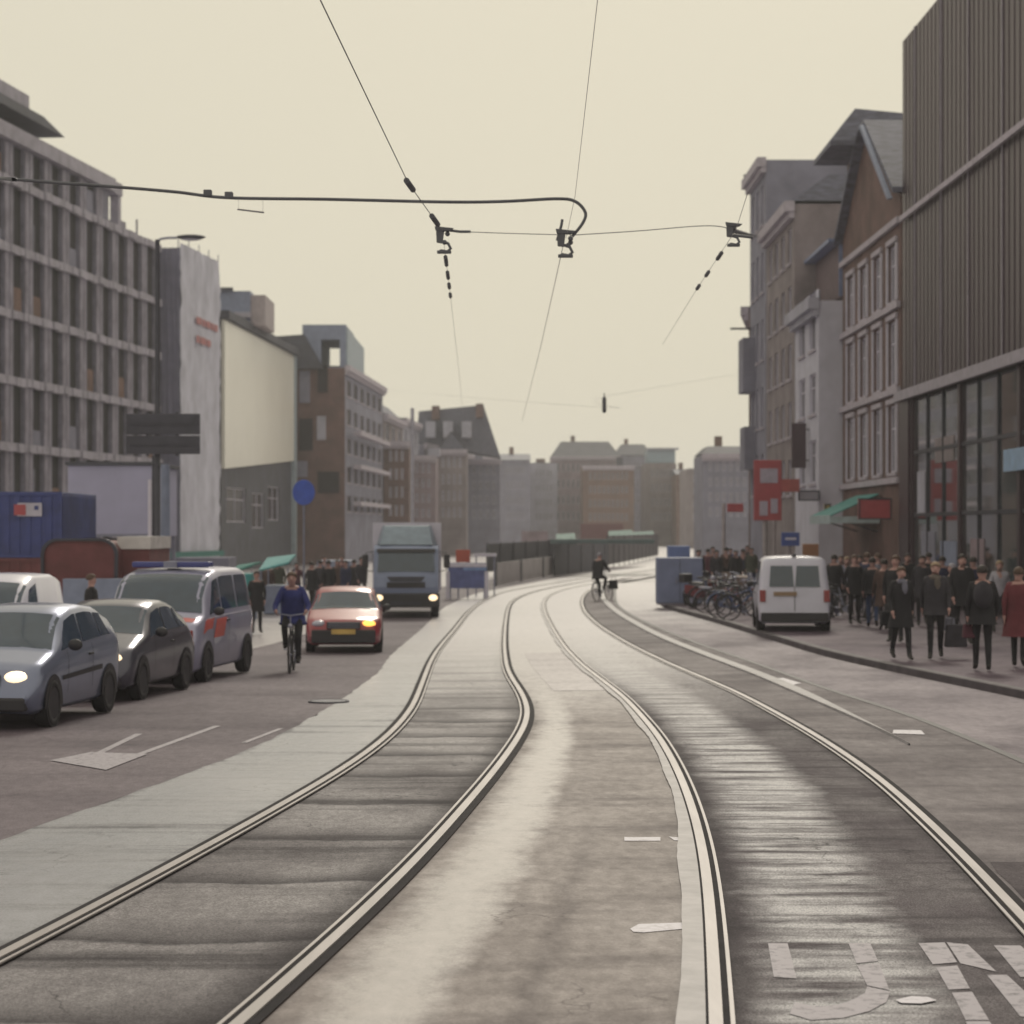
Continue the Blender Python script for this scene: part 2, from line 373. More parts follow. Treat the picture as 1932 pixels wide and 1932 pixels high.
# letters in the right track bed (IJ ligature and N of LIJN)
def letters():
    a = P(1460,1795); 
    mb = MB(); Z = .0200
    def pg(*pts): ground_poly(mb, [P(*p) for p in pts], Z)
    pg((1449,1786),(1486,1786),(1503,1853),(1460,1850))                       # I, upper stem
    pg((1601,1786),(1642,1786),(1657,1820),(1616,1824)); pg((1617,1828),(1659,1824),(1678,1875),(1636,1866))
    outer = [(1636,1868),(1680,1878),(1672,1898),(1640,1915),(1590,1928),(1530,1932),(1490,1920),(1462,1903)]
    inner = [(1636,1868),(1632,1880),(1612,1892),(1585,1902),(1555,1906),(1528,1904),(1500,1898),(1462,1903)]
    for i in range(1, len(outer)-2): pg(inner[i], outer[i], outer[i+1], inner[i+1])
    pg(inner[0], outer[1], inner[1])
    pg((1733,1786),(1782,1784),(1806,1822),(1760,1826)); pg((1766,1832),(1806,1828),(1830,1872),(1790,1874))
    pg((1796,1880),(1834,1878),(1866,1932),(1822,1932)); pg((1822,1934),(1867,1934),(1905,2000),(1850,2005))
    pg((1786,1784),(1826,1788),(1880,1840),(1812,1824)); pg((1862,1846),(1900,1846),(1990,1930),(1925,1925))
    pg((1930,1930),(1995,1934),(2080,2010),(2010,2010)); pg((1875,1790),(1925,1790),(1990,1850),(1925,1850)); pg((1930,1855),(1995,1855),(2070,1930),(2000,1930))
    return mb
tag(letters().build('painted_letters', M['paint']), 'worn painted letters IJN on the right track bed', 'road marking')
paint('paint_glint_mark', 'thick short white paint dash beside the third rail', [[(1189,1757),(1205,1748),(1300,1745),(1302,1756),(1215,1764),(1195,1763)]], M['paintglint'], .016)
paint('paint_glint_mark', 'thin broken white paint dash further up beside the third rail', [[(1178,1583),(1246,1583),(1246,1590),(1178,1590)],[(1262,1582),(1285,1584),(1288,1590),(1272,1589)]], M['paintglint'], .016)
paint('paint_glint_mark', 'small white dash on the asphalt right of the tracks', [[(1686,1381),(1738,1382),(1745,1390),(1684,1388)]], M['paintglint'], .0275)
# glints of light on standing water, painted as pale flat shapes
paint('paint_glint_mark', 'small bright painted-on water glint among the painted letters', [[(1690,1895),(1720,1888),(1752,1890),(1768,1896),(1738,1902),(1700,1901)]], M['paintglint'], .0245)
paint('paint_glint_mark', 'elongated pale painted-on water glint beside the gutter line on the right', [[(1448,1284),(1478,1282),(1512,1292),(1498,1295),(1462,1291)]], M['paintglint'], .0275)
# light skin of wet dirt on shoulder edge etc: manhole covers
def manhole(x, y, r, label):
    X, d = P(x, y); mb = MB(); T = Matrix.Translation((X, d, gz(X, d)+.012))
    mb.lathe([(0.001,.012),(r*.86,.012),(r*.86,.006),(r*.92,.006),(r*.92,.014),(r,.014),(r,-.01)], 28, T)
    tag(mb.build('manhole_cover', M['darkmetal']), label, 'manhole cover')
manhole(620,1325,.3,'round iron manhole cover in the left asphalt lane')
# ================================================================ BUILDINGS
def facade_T(P0, P1, side):
    """local frame: u along the facade, v outward to the street, z up"""
    a = Vector((P0[0], P0[1], 0)); b = Vector((P1[0], P1[1], 0)); u = (b-a).normalized()
    n = Vector((u.y, -u.x, 0)) if side == 'L' else Vector((-u.y, u.x, 0))
    Lg = (b-a).length
    return (lambda p: a+u*p[0]+n*p[1]+Vector((0,0,p[2]))), Lg
def wall_holes(mb, T, Lg, z0, z1, holes, rec, depth):
    us = sorted({0, Lg}|{h[0] for h in holes}|{h[1] for h in holes}); zs = sorted({z0, z1}|{h[2] for h in holes}|{h[3] for h in holes})
    for i in range(len(us)-1):
        for j in range(len(zs)-1):
            cu, cz = (us[i]+us[i+1])/2, (zs[j]+zs[j+1])/2
            if any(h[0] < cu < h[1] and h[2] < cz < h[3] for h in holes): continue
            mb.q(*[T((u, 0, z)) for u, z in ((us[i],zs[j]),(us[i+1],zs[j]),(us[i+1],zs[j+1]),(us[i],zs[j+1]))])
    for a, b, c, d in holes:
        for p, q in (((a,c),(b,c)),((b,c),(b,d)),((b,d),(a,d)),((a,d),(a,c))):
            mb.q(T((p[0],0,p[1])), T((q[0],0,q[1])), T((q[0],-rec,q[1])), T((p[0],-rec,p[1])))
    for p in (((0,0),(0,-depth)),((Lg,0),(Lg,-depth)),((0,-depth),(Lg,-depth))):
        mb.q(*[T((u, v, z)) for (u, v), z in ((p[0],z0),(p[1],z0),(p[1],z1),(p[0],z1))])
    mb.q(*[T((u, v, z1)) for u, v in ((0,0),(Lg,0),(Lg,-depth),(0,-depth))])
def window(root, T, h, rec, fm, gm, mull=1, fw=.07, sill=None, trans=True):
    a, b, c, d = h; mb = MB()
    for (x0, x1, z0, z1) in ((a,a+fw,c,d),(b-fw,b,c,d),(a+fw,b-fw,c,c+fw),(a+fw,b-fw,d-fw,d)): mb.box(x0, x1, -rec+.02, -rec+.10, z0, z1, T)
    for k in range(1, mull+1):
        x = a+(b-a)*k/(mull+1); mb.box(x-.03, x+.03, -rec+.02, -rec+.09, c+fw, d-fw, T)
    if trans and d-c > 1.6: z = c+(d-c)*.66; mb.box(a+fw, b-fw, -rec+.02, -rec+.085, z-.03, z+.03, T)
    w = mb.build('window', fm, root)
    mb = MB(); mb.q(*[T((u, -rec+.04, z)) for u, z in ((a,c),(b,c),(b,d),(a,d))]); mb.build('pane', gm, w)
    if sill:
        mb = MB(); mb.box(a-.08, b+.08, .0, .09, c-.12, c-.01, T); mb.build('sill', sill, w)
def grid_holes(Lg, z0, z1, nu, nz, wf=.5, hf=.6, m=.5, zo=.25):
    out = []; pu = (Lg-2*m)/nu; pz = (z1-z0)/nz
    for j in range(nz):
        for i in range(nu):
            u = m+pu*(i+.5); z = z0+pz*j+pz*zo; out.append((u-pu*wf/2, u+pu*wf/2, z, z+pz*hf))
    return out
def house(name, label, P0, P1, side, zt, depth, wm, nu, nz, cat='building', group=None, z0=-.6, wz0=3.4, roof=None, rm=None, wf=.5, hf=.6, rec=.18, frame=None, cornice=None, gm=None, sill=None, mull=1, m=.4, holes=None):
    T, Lg = facade_T(P0, P1, side); root = empty(name, (P0[0], P0[1], 0)); inv = Vector((P0[0], P0[1], 0))
    T2 = lambda p: T(p)-inv
    hs = grid_holes(Lg, wz0, zt-.5, nu, nz, wf, hf, m) if holes is None else holes
    mb = MB(); wall_holes(mb, T2, Lg, z0, zt, hs, rec, depth); mb.build('wall', wm, root)
    for h in hs: window(root, T2, h, rec, frame or M['whitepaint'], gm or M['winglass'], mull, sill=sill)
    if cornice:
        mb = MB(); mb.box(-.12, Lg+.12, .003, .45, zt-.35, zt+.12, T2); mb.box(-.06, Lg+.06, .003, .25, zt-.62, zt-.353, T2); mb.build('cornice', cornice, root)
    if roof:
        mb = MB()
        if roof[0] == 'gable_side':      # ridge parallel to the street
            h = roof[1]; mb.q(*[T2(p) for p in ((-.1,.3,zt),(Lg+.1,.3,zt),(Lg+.1,-depth/2,zt+h),(-.1,-depth/2,zt+h))]); mb.q(*[T2(p) for p in ((-.1,-depth-.1,zt),(Lg+.1,-depth-.1,zt),(Lg+.1,-depth/2,zt+h),(-.1,-depth/2,zt+h))])
            for u in (-.05, Lg+.05): mb.q(*[T2(p) for p in ((u,.2,zt),(u,-depth,zt),(u,-depth/2,zt+h-.02))])
        elif roof[0] == 'gable_front':
            h = roof[1]
            for u in (-.1, Lg+.1): mb.q(*[T2(p) for p in ((u,.15,zt),(u,-depth,zt),(Lg/2,-depth,zt+h),(Lg/2,.15,zt+h))])
            for v in (.0, -depth+.02): mb.q(*[T2(p) for p in ((0,v,zt),(Lg,v,zt),(Lg/2,v,zt+h-.05))])
        elif roof[0] == 'mansard':
            h = roof[1]; i = roof[2]
            a = [(-.05,.1,zt+.13),(Lg+.05,.1,zt+.13),(Lg+.05,-depth,zt+.13),(-.05,-depth,zt+.13)]; b = [(i*.35,-i,zt+h),(Lg-i*.35,-i,zt+h),(Lg-i*.35,-depth+i,zt+h),(i*.35,-depth+i,zt+h)]
            for k in range(4): mb.q(*[T2(p) for p in (a[k], a[(k+1)%4], b[(k+1)%4], b[k])])
            mb.q(*[T2(p) for p in b])
        elif roof[0] == 'parapet':
            mb.box(.2, Lg-.2, -depth+.2, -.2, zt+.003, zt+.10, T2)
            if Lg > 2.5:
                m3 = MB(); u_ = Lg*random.uniform(.15,.7); m3.box(u_, u_+random.uniform(.6,1.6), -depth*.6, -depth*.3, zt+.11, zt+random.uniform(.8,1.7), T2); m3.build('roof_hatch', random.choice([M['stucco'], M['brickdark'], M['roofdark']]), root)
        rf = mb.build('roof', rm or M['roofdark'], root)
        if roof[0] in ('gable_side', 'mansard'):
            mb = MB(); mb.box(Lg*.3, Lg*.3+.7, -depth*.55, -depth*.55+.9, zt+roof[1]*.6, zt+roof[1]+1.1, T2); mb.build('chimney', M['brickred'], rf)
    tag(root, label, cat, group); return root, T2, Lg

def brickmat(name, c1, c2, cm, scale=1.0):
    m = bpy.data.materials.new(name); m.use_nodes = True; n = m.node_tree; p = n.nodes['Principled BSDF']
    tc = n.nodes.new('ShaderNodeTexCoord'); sp = n.nodes.new('ShaderNodeSeparateXYZ'); cb = n.nodes.new('ShaderNodeCombineXYZ'); ad = n.nodes.new('ShaderNodeMath'); ad.operation = 'ADD'
    n.links.new(tc.outputs['Object'], sp.inputs[0]); n.links.new(sp.outputs[0], ad.inputs[0]); n.links.new(sp.outputs[1], ad.inputs[1]); n.links.new(ad.outputs[0], cb.inputs[0]); n.links.new(sp.outputs[2], cb.inputs[1])
    b = n.nodes.new('ShaderNodeTexBrick'); b.inputs['Scale'].default_value = 4.2*scale; b.inputs['Color1'].default_value = c1; b.inputs['Color2'].default_value = c2; b.inputs['Mortar'].default_value = cm; b.inputs['Mortar Size'].default_value = .012
    n.links.new(cb.outputs[0], b.inputs['Vector'])
    nz = n.nodes.new('ShaderNodeTexNoise'); nz.inputs['Scale'].default_value = .7; nz.inputs['Detail'].default_value = 6; n.links.new(tc.outputs['Object'], nz.inputs['Vector'])
    mr = n.nodes.new('ShaderNodeMapRange'); mr.inputs[1].default_value = .3; mr.inputs[2].default_value = .7; mr.inputs[3].default_value = .65; mr.inputs[4].default_value = 1.2; n.links.new(nz.outputs['Fac'], mr.inputs[0])
    hs = n.nodes.new('ShaderNodeHueSaturation'); n.links.new(b.outputs['Color'], hs.inputs['Color']); n.links.new(mr.outputs[0], hs.inputs['Value']); n.links.new(hs.outputs[0], p.inputs['Base Color'])
    p.inputs['Roughness'].default_value = .85; return m
M['brickred'] = brickmat('red_brown_brick', (.20,.105,.085,1), (.15,.08,.07,1), (.26,.23,.2,1))
M['brickdark'] = brickmat('dark_brick', (.165,.088,.082,1), (.12,.068,.068,1), (.20,.17,.16,1))
M['brickbuff'] = brickmat('buff_brick', (.32,.26,.21,1), (.26,.21,.18,1), (.34,.31,.27,1))
M['stucco'] = mat('pale_stucco', (.44,.44,.42,1), .85, var=.14, scale=.7)
M['stuccogrey'] = mat('grey_stucco', (.27,.27,.28,1), .85, var=.16, scale=.6)
M['stuccotan'] = mat('tan_stucco', (.30,.26,.22,1), .85, var=.2, scale=.6)
M['stuccopink'] = mat('pinkish_stucco', (.32,.25,.23,1), .85, var=.2, scale=.6)
M['stone'] = mat('pale_stone_trim', (.50,.46,.42,1), .8, var=.12)

# ---- left: stripped concrete office block
VL = 1480.0
def Pl(x, K=156434.0): d = K/(VL-x); return (xd(x, d), d)
n0, n1 = Pl(-330), Pl(300)
T, LO = facade_T(n0, n1, 'L'); org = Vector((n0[0], n0[1], 0)); TO = lambda p: T(p)-org
off_root = empty('office_block', org); tag(off_root, 'stripped grey concrete office block with rows of tall dark openings, at the left edge', 'office building')
FZ = [z+CZ for z in (-2.9,.75,4.1,7.46,10.8,14.1,17.5)]; FT = CZ+20.1
U = lambda x: (Vector((*Pl(x), 0))-org).length
M['dim'] = mat('dim_interior', (.022,.018,.02,1), .9, var=.4, scale=1.3)
M['pier'] = mat('grey_pier_panel', (.255,.25,.26,1), .8, var=.2, scale=1.4)
M['pierd'] = mat('dark_pier_panel', (.16,.155,.165,1), .8, var=.25, scale=1.4)
bay = 2.85; nb = int(LO/bay); bays = [i*bay for i in range(nb+1)]
utop = U(205)
mb = MB()
hs = []
for j in range(7):
    zb = FZ[j]+.34; zt_ = (FZ[j+1] if j < 6 else FT-.55)
    for i in range(nb):
        if j == 6 and bays[i+1] > utop: continue
        hs.append((bays[i]+1.35, bays[i+1]-.02, zb, zt_))
wall_holes(mb, TO, LO, -.8, FZ[6]+.3, [h for h in hs if h[3] < FZ[6]+.1], .2, 16); mb.build('wall', M['pier'], off_root)
mb = MB(); wall_holes(mb, TO, utop, FZ[6]+.31, FT, [h for h in hs if h[3] > FZ[6]+.1], .2, 12); mb.build('upper_wall', M['pier'], off_root)
for j in range(7):
    hh = [h for h in hs if abs(h[2]-FZ[j]-.34) < .01]
    for h in hh:
        mb = MB(); mb.q(*[TO((u, -.19, z)) for u, z in ((h[0],h[2]),(h[1],h[2]),(h[1],h[3]),(h[0],h[3]))])
        r = random.random()
        if r < .35: mb.cur = 1; mb.box(h[0]+.05, h[0]+random.uniform(.25,.6), -.18, -.12, h[2]+.01, h[2]+(h[3]-h[2])*random.uniform(.3,.98), TO)
        if random.random() < .22: mb.cur = 2; mb.box(h[0]+.1, h[1]-.15, -.17, -.08, h[2]+.01, h[2]+random.uniform(.5,1.4), TO)
        mb.build('window_opening', [M['dim'], M['pierd'], random.choice([M['brickred'], M['stuccogrey']])], off_root)
# ledges with broken toothed edge, recessed half of each pier
for j in range(1, 7):
    mb = MB(); u = 0
    while u < LO-.2:
        w = random.uniform(.35, .9); mb.box(u, min(u+w, LO), .003, .20+random.uniform(-.05,.10), FZ[j]-.08-random.uniform(0,.08), FZ[j]+.30, TO); u += w+random.choice([0,0,.12])
    mb.build('floor_ledge', M['conclight'], off_root)
for i in range(nb+1):
    mb = MB()
    for j in range(7):
        if j == 6 and bays[i]+1 > utop: continue
        u = bays[i]; top = (FZ[j+1]-.1 if j < 6 else FT-.6)
        mb.box(u+.02, u+.50, .003, .08, FZ[j]+.31, top, TO); 
        if i < nb: mb.box(u+.80, u+1.15, .003, .03, FZ[j]+.31, top, TO)
    mb.build('pier', M['concrete'], off_root)
mb = MB(); mb.box(-.2, utop+.3, -.2, .35, FT-.5, FT+.25, TO); mb.build('parapet', M['conclight'], off_root)
mb = MB(); mb.box(utop+.003, utop+2.0, -.6, .2, FT-.5, FT+.2, TO); mb.box(utop+1.5, utop+2.0, -.4, .1, FZ[6]+.32, FT-.51, TO); mb.build('roof_frame', M['conclight'], off_root)
up = U(66)
mb = MB(); mb.box(0, up, -9, -1.4, FT+.26, FT+.95, TO); mb.build('penthouse_wall', M['dim'], off_root)
mb = MB(); mb.hexa([TO(p) for p in ((0,-9.5,FT+.96),(up+3.0,-9.5,FT+.96),(up+3.2,.5,FT+.96),(0,.5,FT+.96),(0,-9.5,FT+1.5),(up+.2,-9.5,FT+1.5),(up+.2,.4,FT+1.5),(0,.4,FT+1.5))]); mb.build('canopy', M['roofdark'], off_root)
mb = MB(); mb.box(0, up-.3, -8, -.2, FT+1.51, FT+2.5, TO); mb.build('penthouse_fascia', M['conclight'], off_root)
mb = MB(); ue = U(235); mb.box(ue, ue+1.2, -1.2, -.3, FZ[6]+.32, FZ[6]+.9, TO); mb.build('terrace_block', M['concrete'], off_root); mb = MB(); mb.tube([TO((ue+4,-.5,FZ[6]+.3)), TO((ue+4,-.5,FZ[6]+1.5))], .06); mb.build('terrace_prop', M['concrete'], off_root)

# ---- left: scaffold tower wrapped in net
M['net'] = mat('pale_scaffold_net', (.66,.67,.62,1), .9, var=.14, scale=.7, stretch=(1,1,.6), bump=.4)
M['netd'] = mat('grey_scaffold_net', (.20,.20,.23,1), .9, var=.12, scale=1.0, bump=.4)
M['red'] = mat('faded_red_print', (.52,.22,.18,1), .8)
a = (xd(340,133), 133.0); b = (xd(415,142.6), 142.6); s0 = (xd(292,133), 133.2)
rt = empty('scaffold_tower', (a[0], a[1], 0)); o_ = Vector((a[0], a[1], 0))
zt = zy(458,133)
nx_, ny_ = 12, 22
def netface(A, B, zt_, rip=.07):
    A = Vector((*A, 0)); B = Vector((*B, 0)); u = (B-A); n = Vector((-u.y, u.x, 0)).normalized(); rows = []
    for j in range(ny_*2+1):
        z = -.4+(zt_+.4)*j/(ny_*2); rows.append([A+u*i/(nx_*2)+Vector((0,0,z))+n*rip*(.35*math.sin(i*1.1+j*.13)+.3*math.sin(j*.8+i*.2)+random.uniform(-.8,.8))-o_ for i in range(nx_*2+1)])
    return rows
mb = MB(); mb.grid(netface(a, b, zt)); mb.build('side_net', M['net'], rt, smooth=True)
mb = MB(); mb.grid(netface(s0, a, zt-.3)); mb.build('front_net', M['netd'], rt, smooth=True)
Tn, Ln = facade_T(a, b, 'L'); TN = lambda p: Tn(p)-o_
mb = MB()
for z in (2,4,6,8,10,12,14,16,18): mb.tube([TN((-.05,-.1,z+.3)), TN((Ln+.1,-.1,z+.3))], .035, 6)
for u in (0, Ln/4, Ln/2, Ln*.75, Ln): mb.tube([TN((u,-.12,-.4)), TN((u,-.12,zt+.5))], .035, 6)
mb.build('scaffold_tube', M['greymetal'], rt)
for z, ws in ((15.8,(1.2,.6,1.1,.5,.8)),(14.6,(.7,1.3,.9))):
    u = Ln*.35
    for w in ws: mb = MB(); mb.box(u, u+w, .12, .15, z-u*.02, z+.45-u*.02, TN); mb.build('red_print', M['red'], rt); u += w+.25
mb = MB(); mb.box(.1, Ln-.1, -6, -.2, -.4, zt-.4, TN); mb.build('core', M['stuccogrey'], rt)
M['greennet'] = mat('green_barrier_net', (.03,.20,.14,1), .8)
mb = MB(); mb.box(-3, Ln, .25, .30, zy(1052,133), zy(1041,133), TN); mb.build('green_band', M['greennet'], rt)
tag(rt, 'scaffold tower wrapped in pale grey netting with small red print near its top', 'scaffolding')

# ---- left: building with the cream panel, sky reflection painted on its glass
M['cream'] = mat('cream_sky_reflection', (.93,.92,.66,1), .25, var=.03, scale=.15)
M['teal'] = mat('pale_green_metal', (.36,.44,.40,1), .6)
a = (xd(416,143), 143.2); b = (xd(552,174), 174.0); zt = zy(592,143)
rt, TT, Lg = house('glass_building', 'building with one huge glass facade, reflected sky painted cream above a dark lower part', a, b, 'L', zt, 14, M['roofdark'], 0, 0, holes=[(2,Lg_*.3,3.0,5.4) for Lg_ in (31,)]+[(12,17,2.6,5.2),(19,24,3.2,5.8)])
zb0 = zy(884,143); mb = MB(); mb.hexa([TT(p) for p in ((.1,.004,zb0),(Lg-.8,.004,zb0+1.5),(Lg-.8,.25,zb0+1.5),(.1,.25,zb0),(.1,.004,zt-.35),(Lg-.8,.004,zt-.35),(Lg-.8,.25,zt-.35),(.1,.25,zt-.35))]); mb.build('sky_reflection_panel', M['cream'], rt)  # reflected sky as a cream sheet, lower edge shaped by reflected roofs
mb = MB(); mb.box(Lg-.75, Lg, .004, .35, -.4, zt-.3, TT); mb.build('edge_fin', M['teal'], rt)
mb = MB(); mb.box(-.1, Lg+.1, -.5, .6, zt-.3, zt+.25, TT); mb.build('eaves', M['roofdark'], rt)
# roof boxes
def boxbuild(name, label, cat, x0, x1, y0, y1, d, dep, m, parts=(), group=None, base=None):
    """free-standing block: front face given by its pixel rectangle at depth d"""
    r = empty(name, (xd((x0+x1)/2, d), d, 0)); o_ = Vector(r.location)
    mb = MB(); mb.box(xd(x0,d)-o_.x, xd(x1,d)-o_.x, 0, dep, zy(y1,d) if base is None else base, zy(y0,d)); mb.build('wall', m, r)
    for (nm, px0, px1, py0, py1, proud, mm) in parts:
        mb = MB(); mb.box(xd(px0,d)-o_.x, xd(px1,d)-o_.x, -proud, -.003, zy(py1,d), zy(py0,d)); mb.build(nm, mm, r)
    tag(r, label, cat, group); return r
M['bluegrey'] = mat('blue_grey_cladding', (.24,.28,.32,1), .6, var=.1)
M['beige'] = mat('beige_cladding', (.42,.37,.31,1), .7, var=.12)
r = boxbuild('rooftop_cabin', 'blue grey rooftop plant room with beige side above the cream facade', 'rooftop structure', 414, 472, 549, 605, 152, 6, M['bluegrey'], (('roof_cap', 412, 440, 543, 549, .3, M['roofdark']),('fascia', 412, 474, 590, 600, .4, M['conclight'])), base=zt+.2)
mb = MB(); mb.box(xd(472,152)-r.location.x+.01, xd(500,152)-r.location.x, .2, 6, zt+.1, zy(556,152)); mb.build('beige_wing', M['beige'], r)

# ---- left: dark building with frame tower on its roof
a = (xd(651,176), 176.0); b = (xd(722,204.5), 204.5); zt = zy(692,176)
rt, TT, Lg = house('shop_building', 'dark building with banded facade and rooftop frame, right of the cream panel', a, b, 'L', zt, 9, M['stuccogrey'], 6, 5, wf=.62, hf=.55, frame=M['stuccotan'], cornice=M['stone'], roof=('parapet',), sill=M['stone'])
o_ = Vector((a[0], a[1], 0)); mb = MB()
mb.box(xd(552,176)-o_.x, -.01, .0, 26, -.6, zt-.1); mb.build('end_wall', M['brickdark'], rt)
wl = [(565,585,700,760),(600,618,690,740),(565,590,790,850),(598,615,785,830),(560,580,870,900),(600,640,890,930)]
for x0,x1,y0,y1 in wl:
    mb = MB(); mb.box(xd(x0,176)-o_.x, xd(x1,176)-o_.x, -.12, -.01, zy(y1,176), zy(y0,176)); mb.build('shutter_panel', random.choice([M['stuccogrey'], M['stucco'], M['dim']]), rt)
mb = MB(); x0 = xd(570,176)-o_.x; x1 = xd(652,176)-o_.x
ztop = zy(612,176); mb.box(x0, x1, .2, 9, zy(640,176), ztop); mb.box(x0, xd(605,176)-o_.x, .2, 9, zt-.1, zy(640,176)-.003); mb.box(x1-.5, x1, .2, .8, zt, zy(640,176)-.003); mb.box(x1-.5, x1, 8, 9, zt, zy(640,176)-.003)
mb.build('roof_frame', M['bluegrey'], rt)
mb = MB(); mb.box(x1-.003, x1+.15, .3, 20, zt+.2, ztop-.3); mb.build('glass_screen', M['teal'], rt)
mb = MB(); mb.hexa([Vector(p) for p in ((xd(552,176)-o_.x-.2,-.5,zt-.2),(xd(612,176)-o_.x,-.5,zt-.2),(xd(612,176)-o_.x,5,zt-.2),(xd(552,176)-o_.x-.2,5,zt-.2),(xd(500,176)-o_.x,-.5,zy(637,176)),(xd(575,176)-o_.x,-.5,zy(632,176)),(xd(575,176)-o_.x,5,zy(632,176)),(xd(500,176)-o_.x,5,zy(637,176)))]); mb.build('sloping_roof', M['roofdark'], rt)
# projecting shop signs/balconies on it
mb = MB()
for z in (4.5, 7.6, 10.4): mb.box(2, Lg-3, .46, 1.1, z, z+.35, TT)
mb.build('balcony', M['stone'], rt)

# ---- left row far: a run of narrow houses getting farther
def rowhouse(label, x0, y0, x1, d0, d1, wm, nu, nz, roof, rm, frame, cor=True, dep=9, endwall=None, group='far houses on the left side of the street', **k):
    a = (xd(x0, d0), d0); b = (xd(x1, d1), d1)
    return house('canal_house', label, a, b, 'L', zy(y0, d0), dep, wm, nu, nz, cat='house', group=group, roof=roof, rm=rm, frame=frame, cornice=M['stone'] if cor else None, **k)
rowhouse('tan house with white bands next to the dark banded building', 724, 782, 760, 207, 224, M['stuccotan'], 3, 4, ('mansard',1.6,1.5), M['roofslate'], M['whitepaint'], dep=8)
rowhouse('pale grey house with small chimney left of the gabled house', 760, 790, 790, 225, 240, M['stucco'], 3, 4, ('gable_side',1.0), M['roofslate'], M['whitepaint'], dep=9)
rt, TT, Lg = rowhouse('large grey gabled house, tallest of the far left row', 800, 838, 940, 242, 300, M['stuccogrey'], 8, 4, None, M['roofslate'], M['whitepaint'], dep=10)
mb = MB(); d = 243; ox = Vector((xd(800,242), 242, 0))
gp = [(788,790,0),(788,775,0),(905,765,0),(918,768,0),(946,872,0)]
front = [Vector((xd(x,250), 250, zy(y,250)))-ox for x, y, _ in ((786,835,0),(790,776,0),(912,764,0),(944,862,0))]
back = [p+Vector((0,9,0)) for p in front]; mb.q(*front); mb.q(*back[::-1])
for i in range(4): mb.q(front[i], front[(i+1)%4], back[(i+1)%4], back[i])
mb.build('roof', M['roofslate'], rt)
for (x,y) in ((822,772),(905,768)):
    mb = MB(); mb.box(xd(x-7,249)-ox.x, xd(x+7,249)-ox.x, 6.5, 9, zy(y+20,249), zy(y-6,249)); mb.build('chimney', M['brickdark'], rt)
for x in (812,845,880): 
    mb = MB(); mb.box(xd(x-9,247)-ox.x, xd(x+9,247)-ox.x, 5.0, 8.1, zy(825,247), zy(795,247)); mb.build('dormer', M['stucco'], rt)
# camera-facing fronts filling the left far row
def front(name, label, x0, x1, ytop, d, dep, wm, nu, nz, cat='house', group=None, roof=None, **k):
    return house(name, label, (xd(x0,d), d), (xd(x1,d), d), 'L', zy(ytop,d), dep, wm, nu, nz, cat=cat, group=group, roof=roof, **k)
G1 = 'house fronts closing the left side of the street'
front('house', 'narrow brown brick house front behind the truck', 724, 772, 835, 206, 8, M['brickdark'], 3, 4, group=G1, cornice=M['stone'], roof=('parapet',))
front('house', 'pinkish house front right of the brown brick one', 774, 822, 862, 226, 8, M['stuccopink'], 3, 4, group=G1, cornice=M['stone'], roof=('parapet',))
front('house', 'tan house front with pale window frames beside the pinkish one', 824, 880, 850, 238, 8, M['stuccotan'], 4, 4, group=G1, cornice=M['stone'], roof=('gable_front',2.2), rm=M['roofslate'])
front('house', 'grey house front at the right end of the left row', 882, 944, 868, 262, 8, M['stuccogrey'], 4, 4, group=G1, cornice=M['stone'], roof=('parapet',))
# ---- far centre
G2 = 'distant buildings across the end of the street'
def far(label, x0, x1, y, d, m, nu, nz, roof=None, **k): return front('apartment_building', label, x0, x1, y, d, 14, m, nu, nz, cat='building', group=G2, roof=roof, wf=.5, hf=.55, mull=0, m=.8, rm=k.pop('rm', M['roofslate']), **k)
far('low distant grey building just right of the left row', 944, 1000, 868, 330, M['stuccogrey'], 5, 4, ('gable_side',1.2))
far('distant pale building with dark flat roof, second from the left', 1000, 1052, 874, 345, M['stucco'], 5, 4, ('parapet',))
far('broad distant building with dark mansard roof in the middle', 1040, 1170, 862, 360, M['stuccopink'], 12, 4, ('mansard',2.8,5), rm=M['roofdark'], cornice=M['stone'])
far('distant brownish brick building under the mansard roofs', 1100, 1196, 880, 335, M['brickred'], 9, 4, ('parapet',), cornice=M['stone'])
far('distant grey building with mansard roof right of centre', 1160, 1232, 860, 375, M['stuccogrey'], 7, 4, ('mansard',2.2,4), rm=M['roofdark'])
far('distant block with pale green top storey', 1218, 1276, 874, 350, M['stuccotan'], 5, 4)
boxbuild('rooftop_box', 'pale green glass storey on the distant block', 'rooftop structure', 1222, 1274, 848, 873, 352, 9, mat('pale_teal_glass', (.30,.40,.38,1), .4), (('roof_cap', 1218, 1280, 845, 849, .4, M['stucco']),))
far('distant red brown building right of the green topped block', 1276, 1312, 895, 340, M['brickred'], 3, 3, ('gable_side',1.0))
far('distant tan low building behind the bicycles', 1296, 1345, 885, 310, M['stuccotan'], 4, 4, ('parapet',))
rt, TT, Lg = front('corner_house', 'grey corner house with dark low roof left of the red sign', 1326, 1432, 858, 205, 10, M['stuccogrey'], 7, 4, group=None, roof=('mansard',.9,2), rm=M['roofdark'], cornice=M['stone'])

# ---- right row
VR = lambda X: (lambda x: X*F/(x-CX))
dA1, dA0 = 13.6*F/(1700-CX), 13.6*F/(1590-CX)      # 74.1 , 87.2
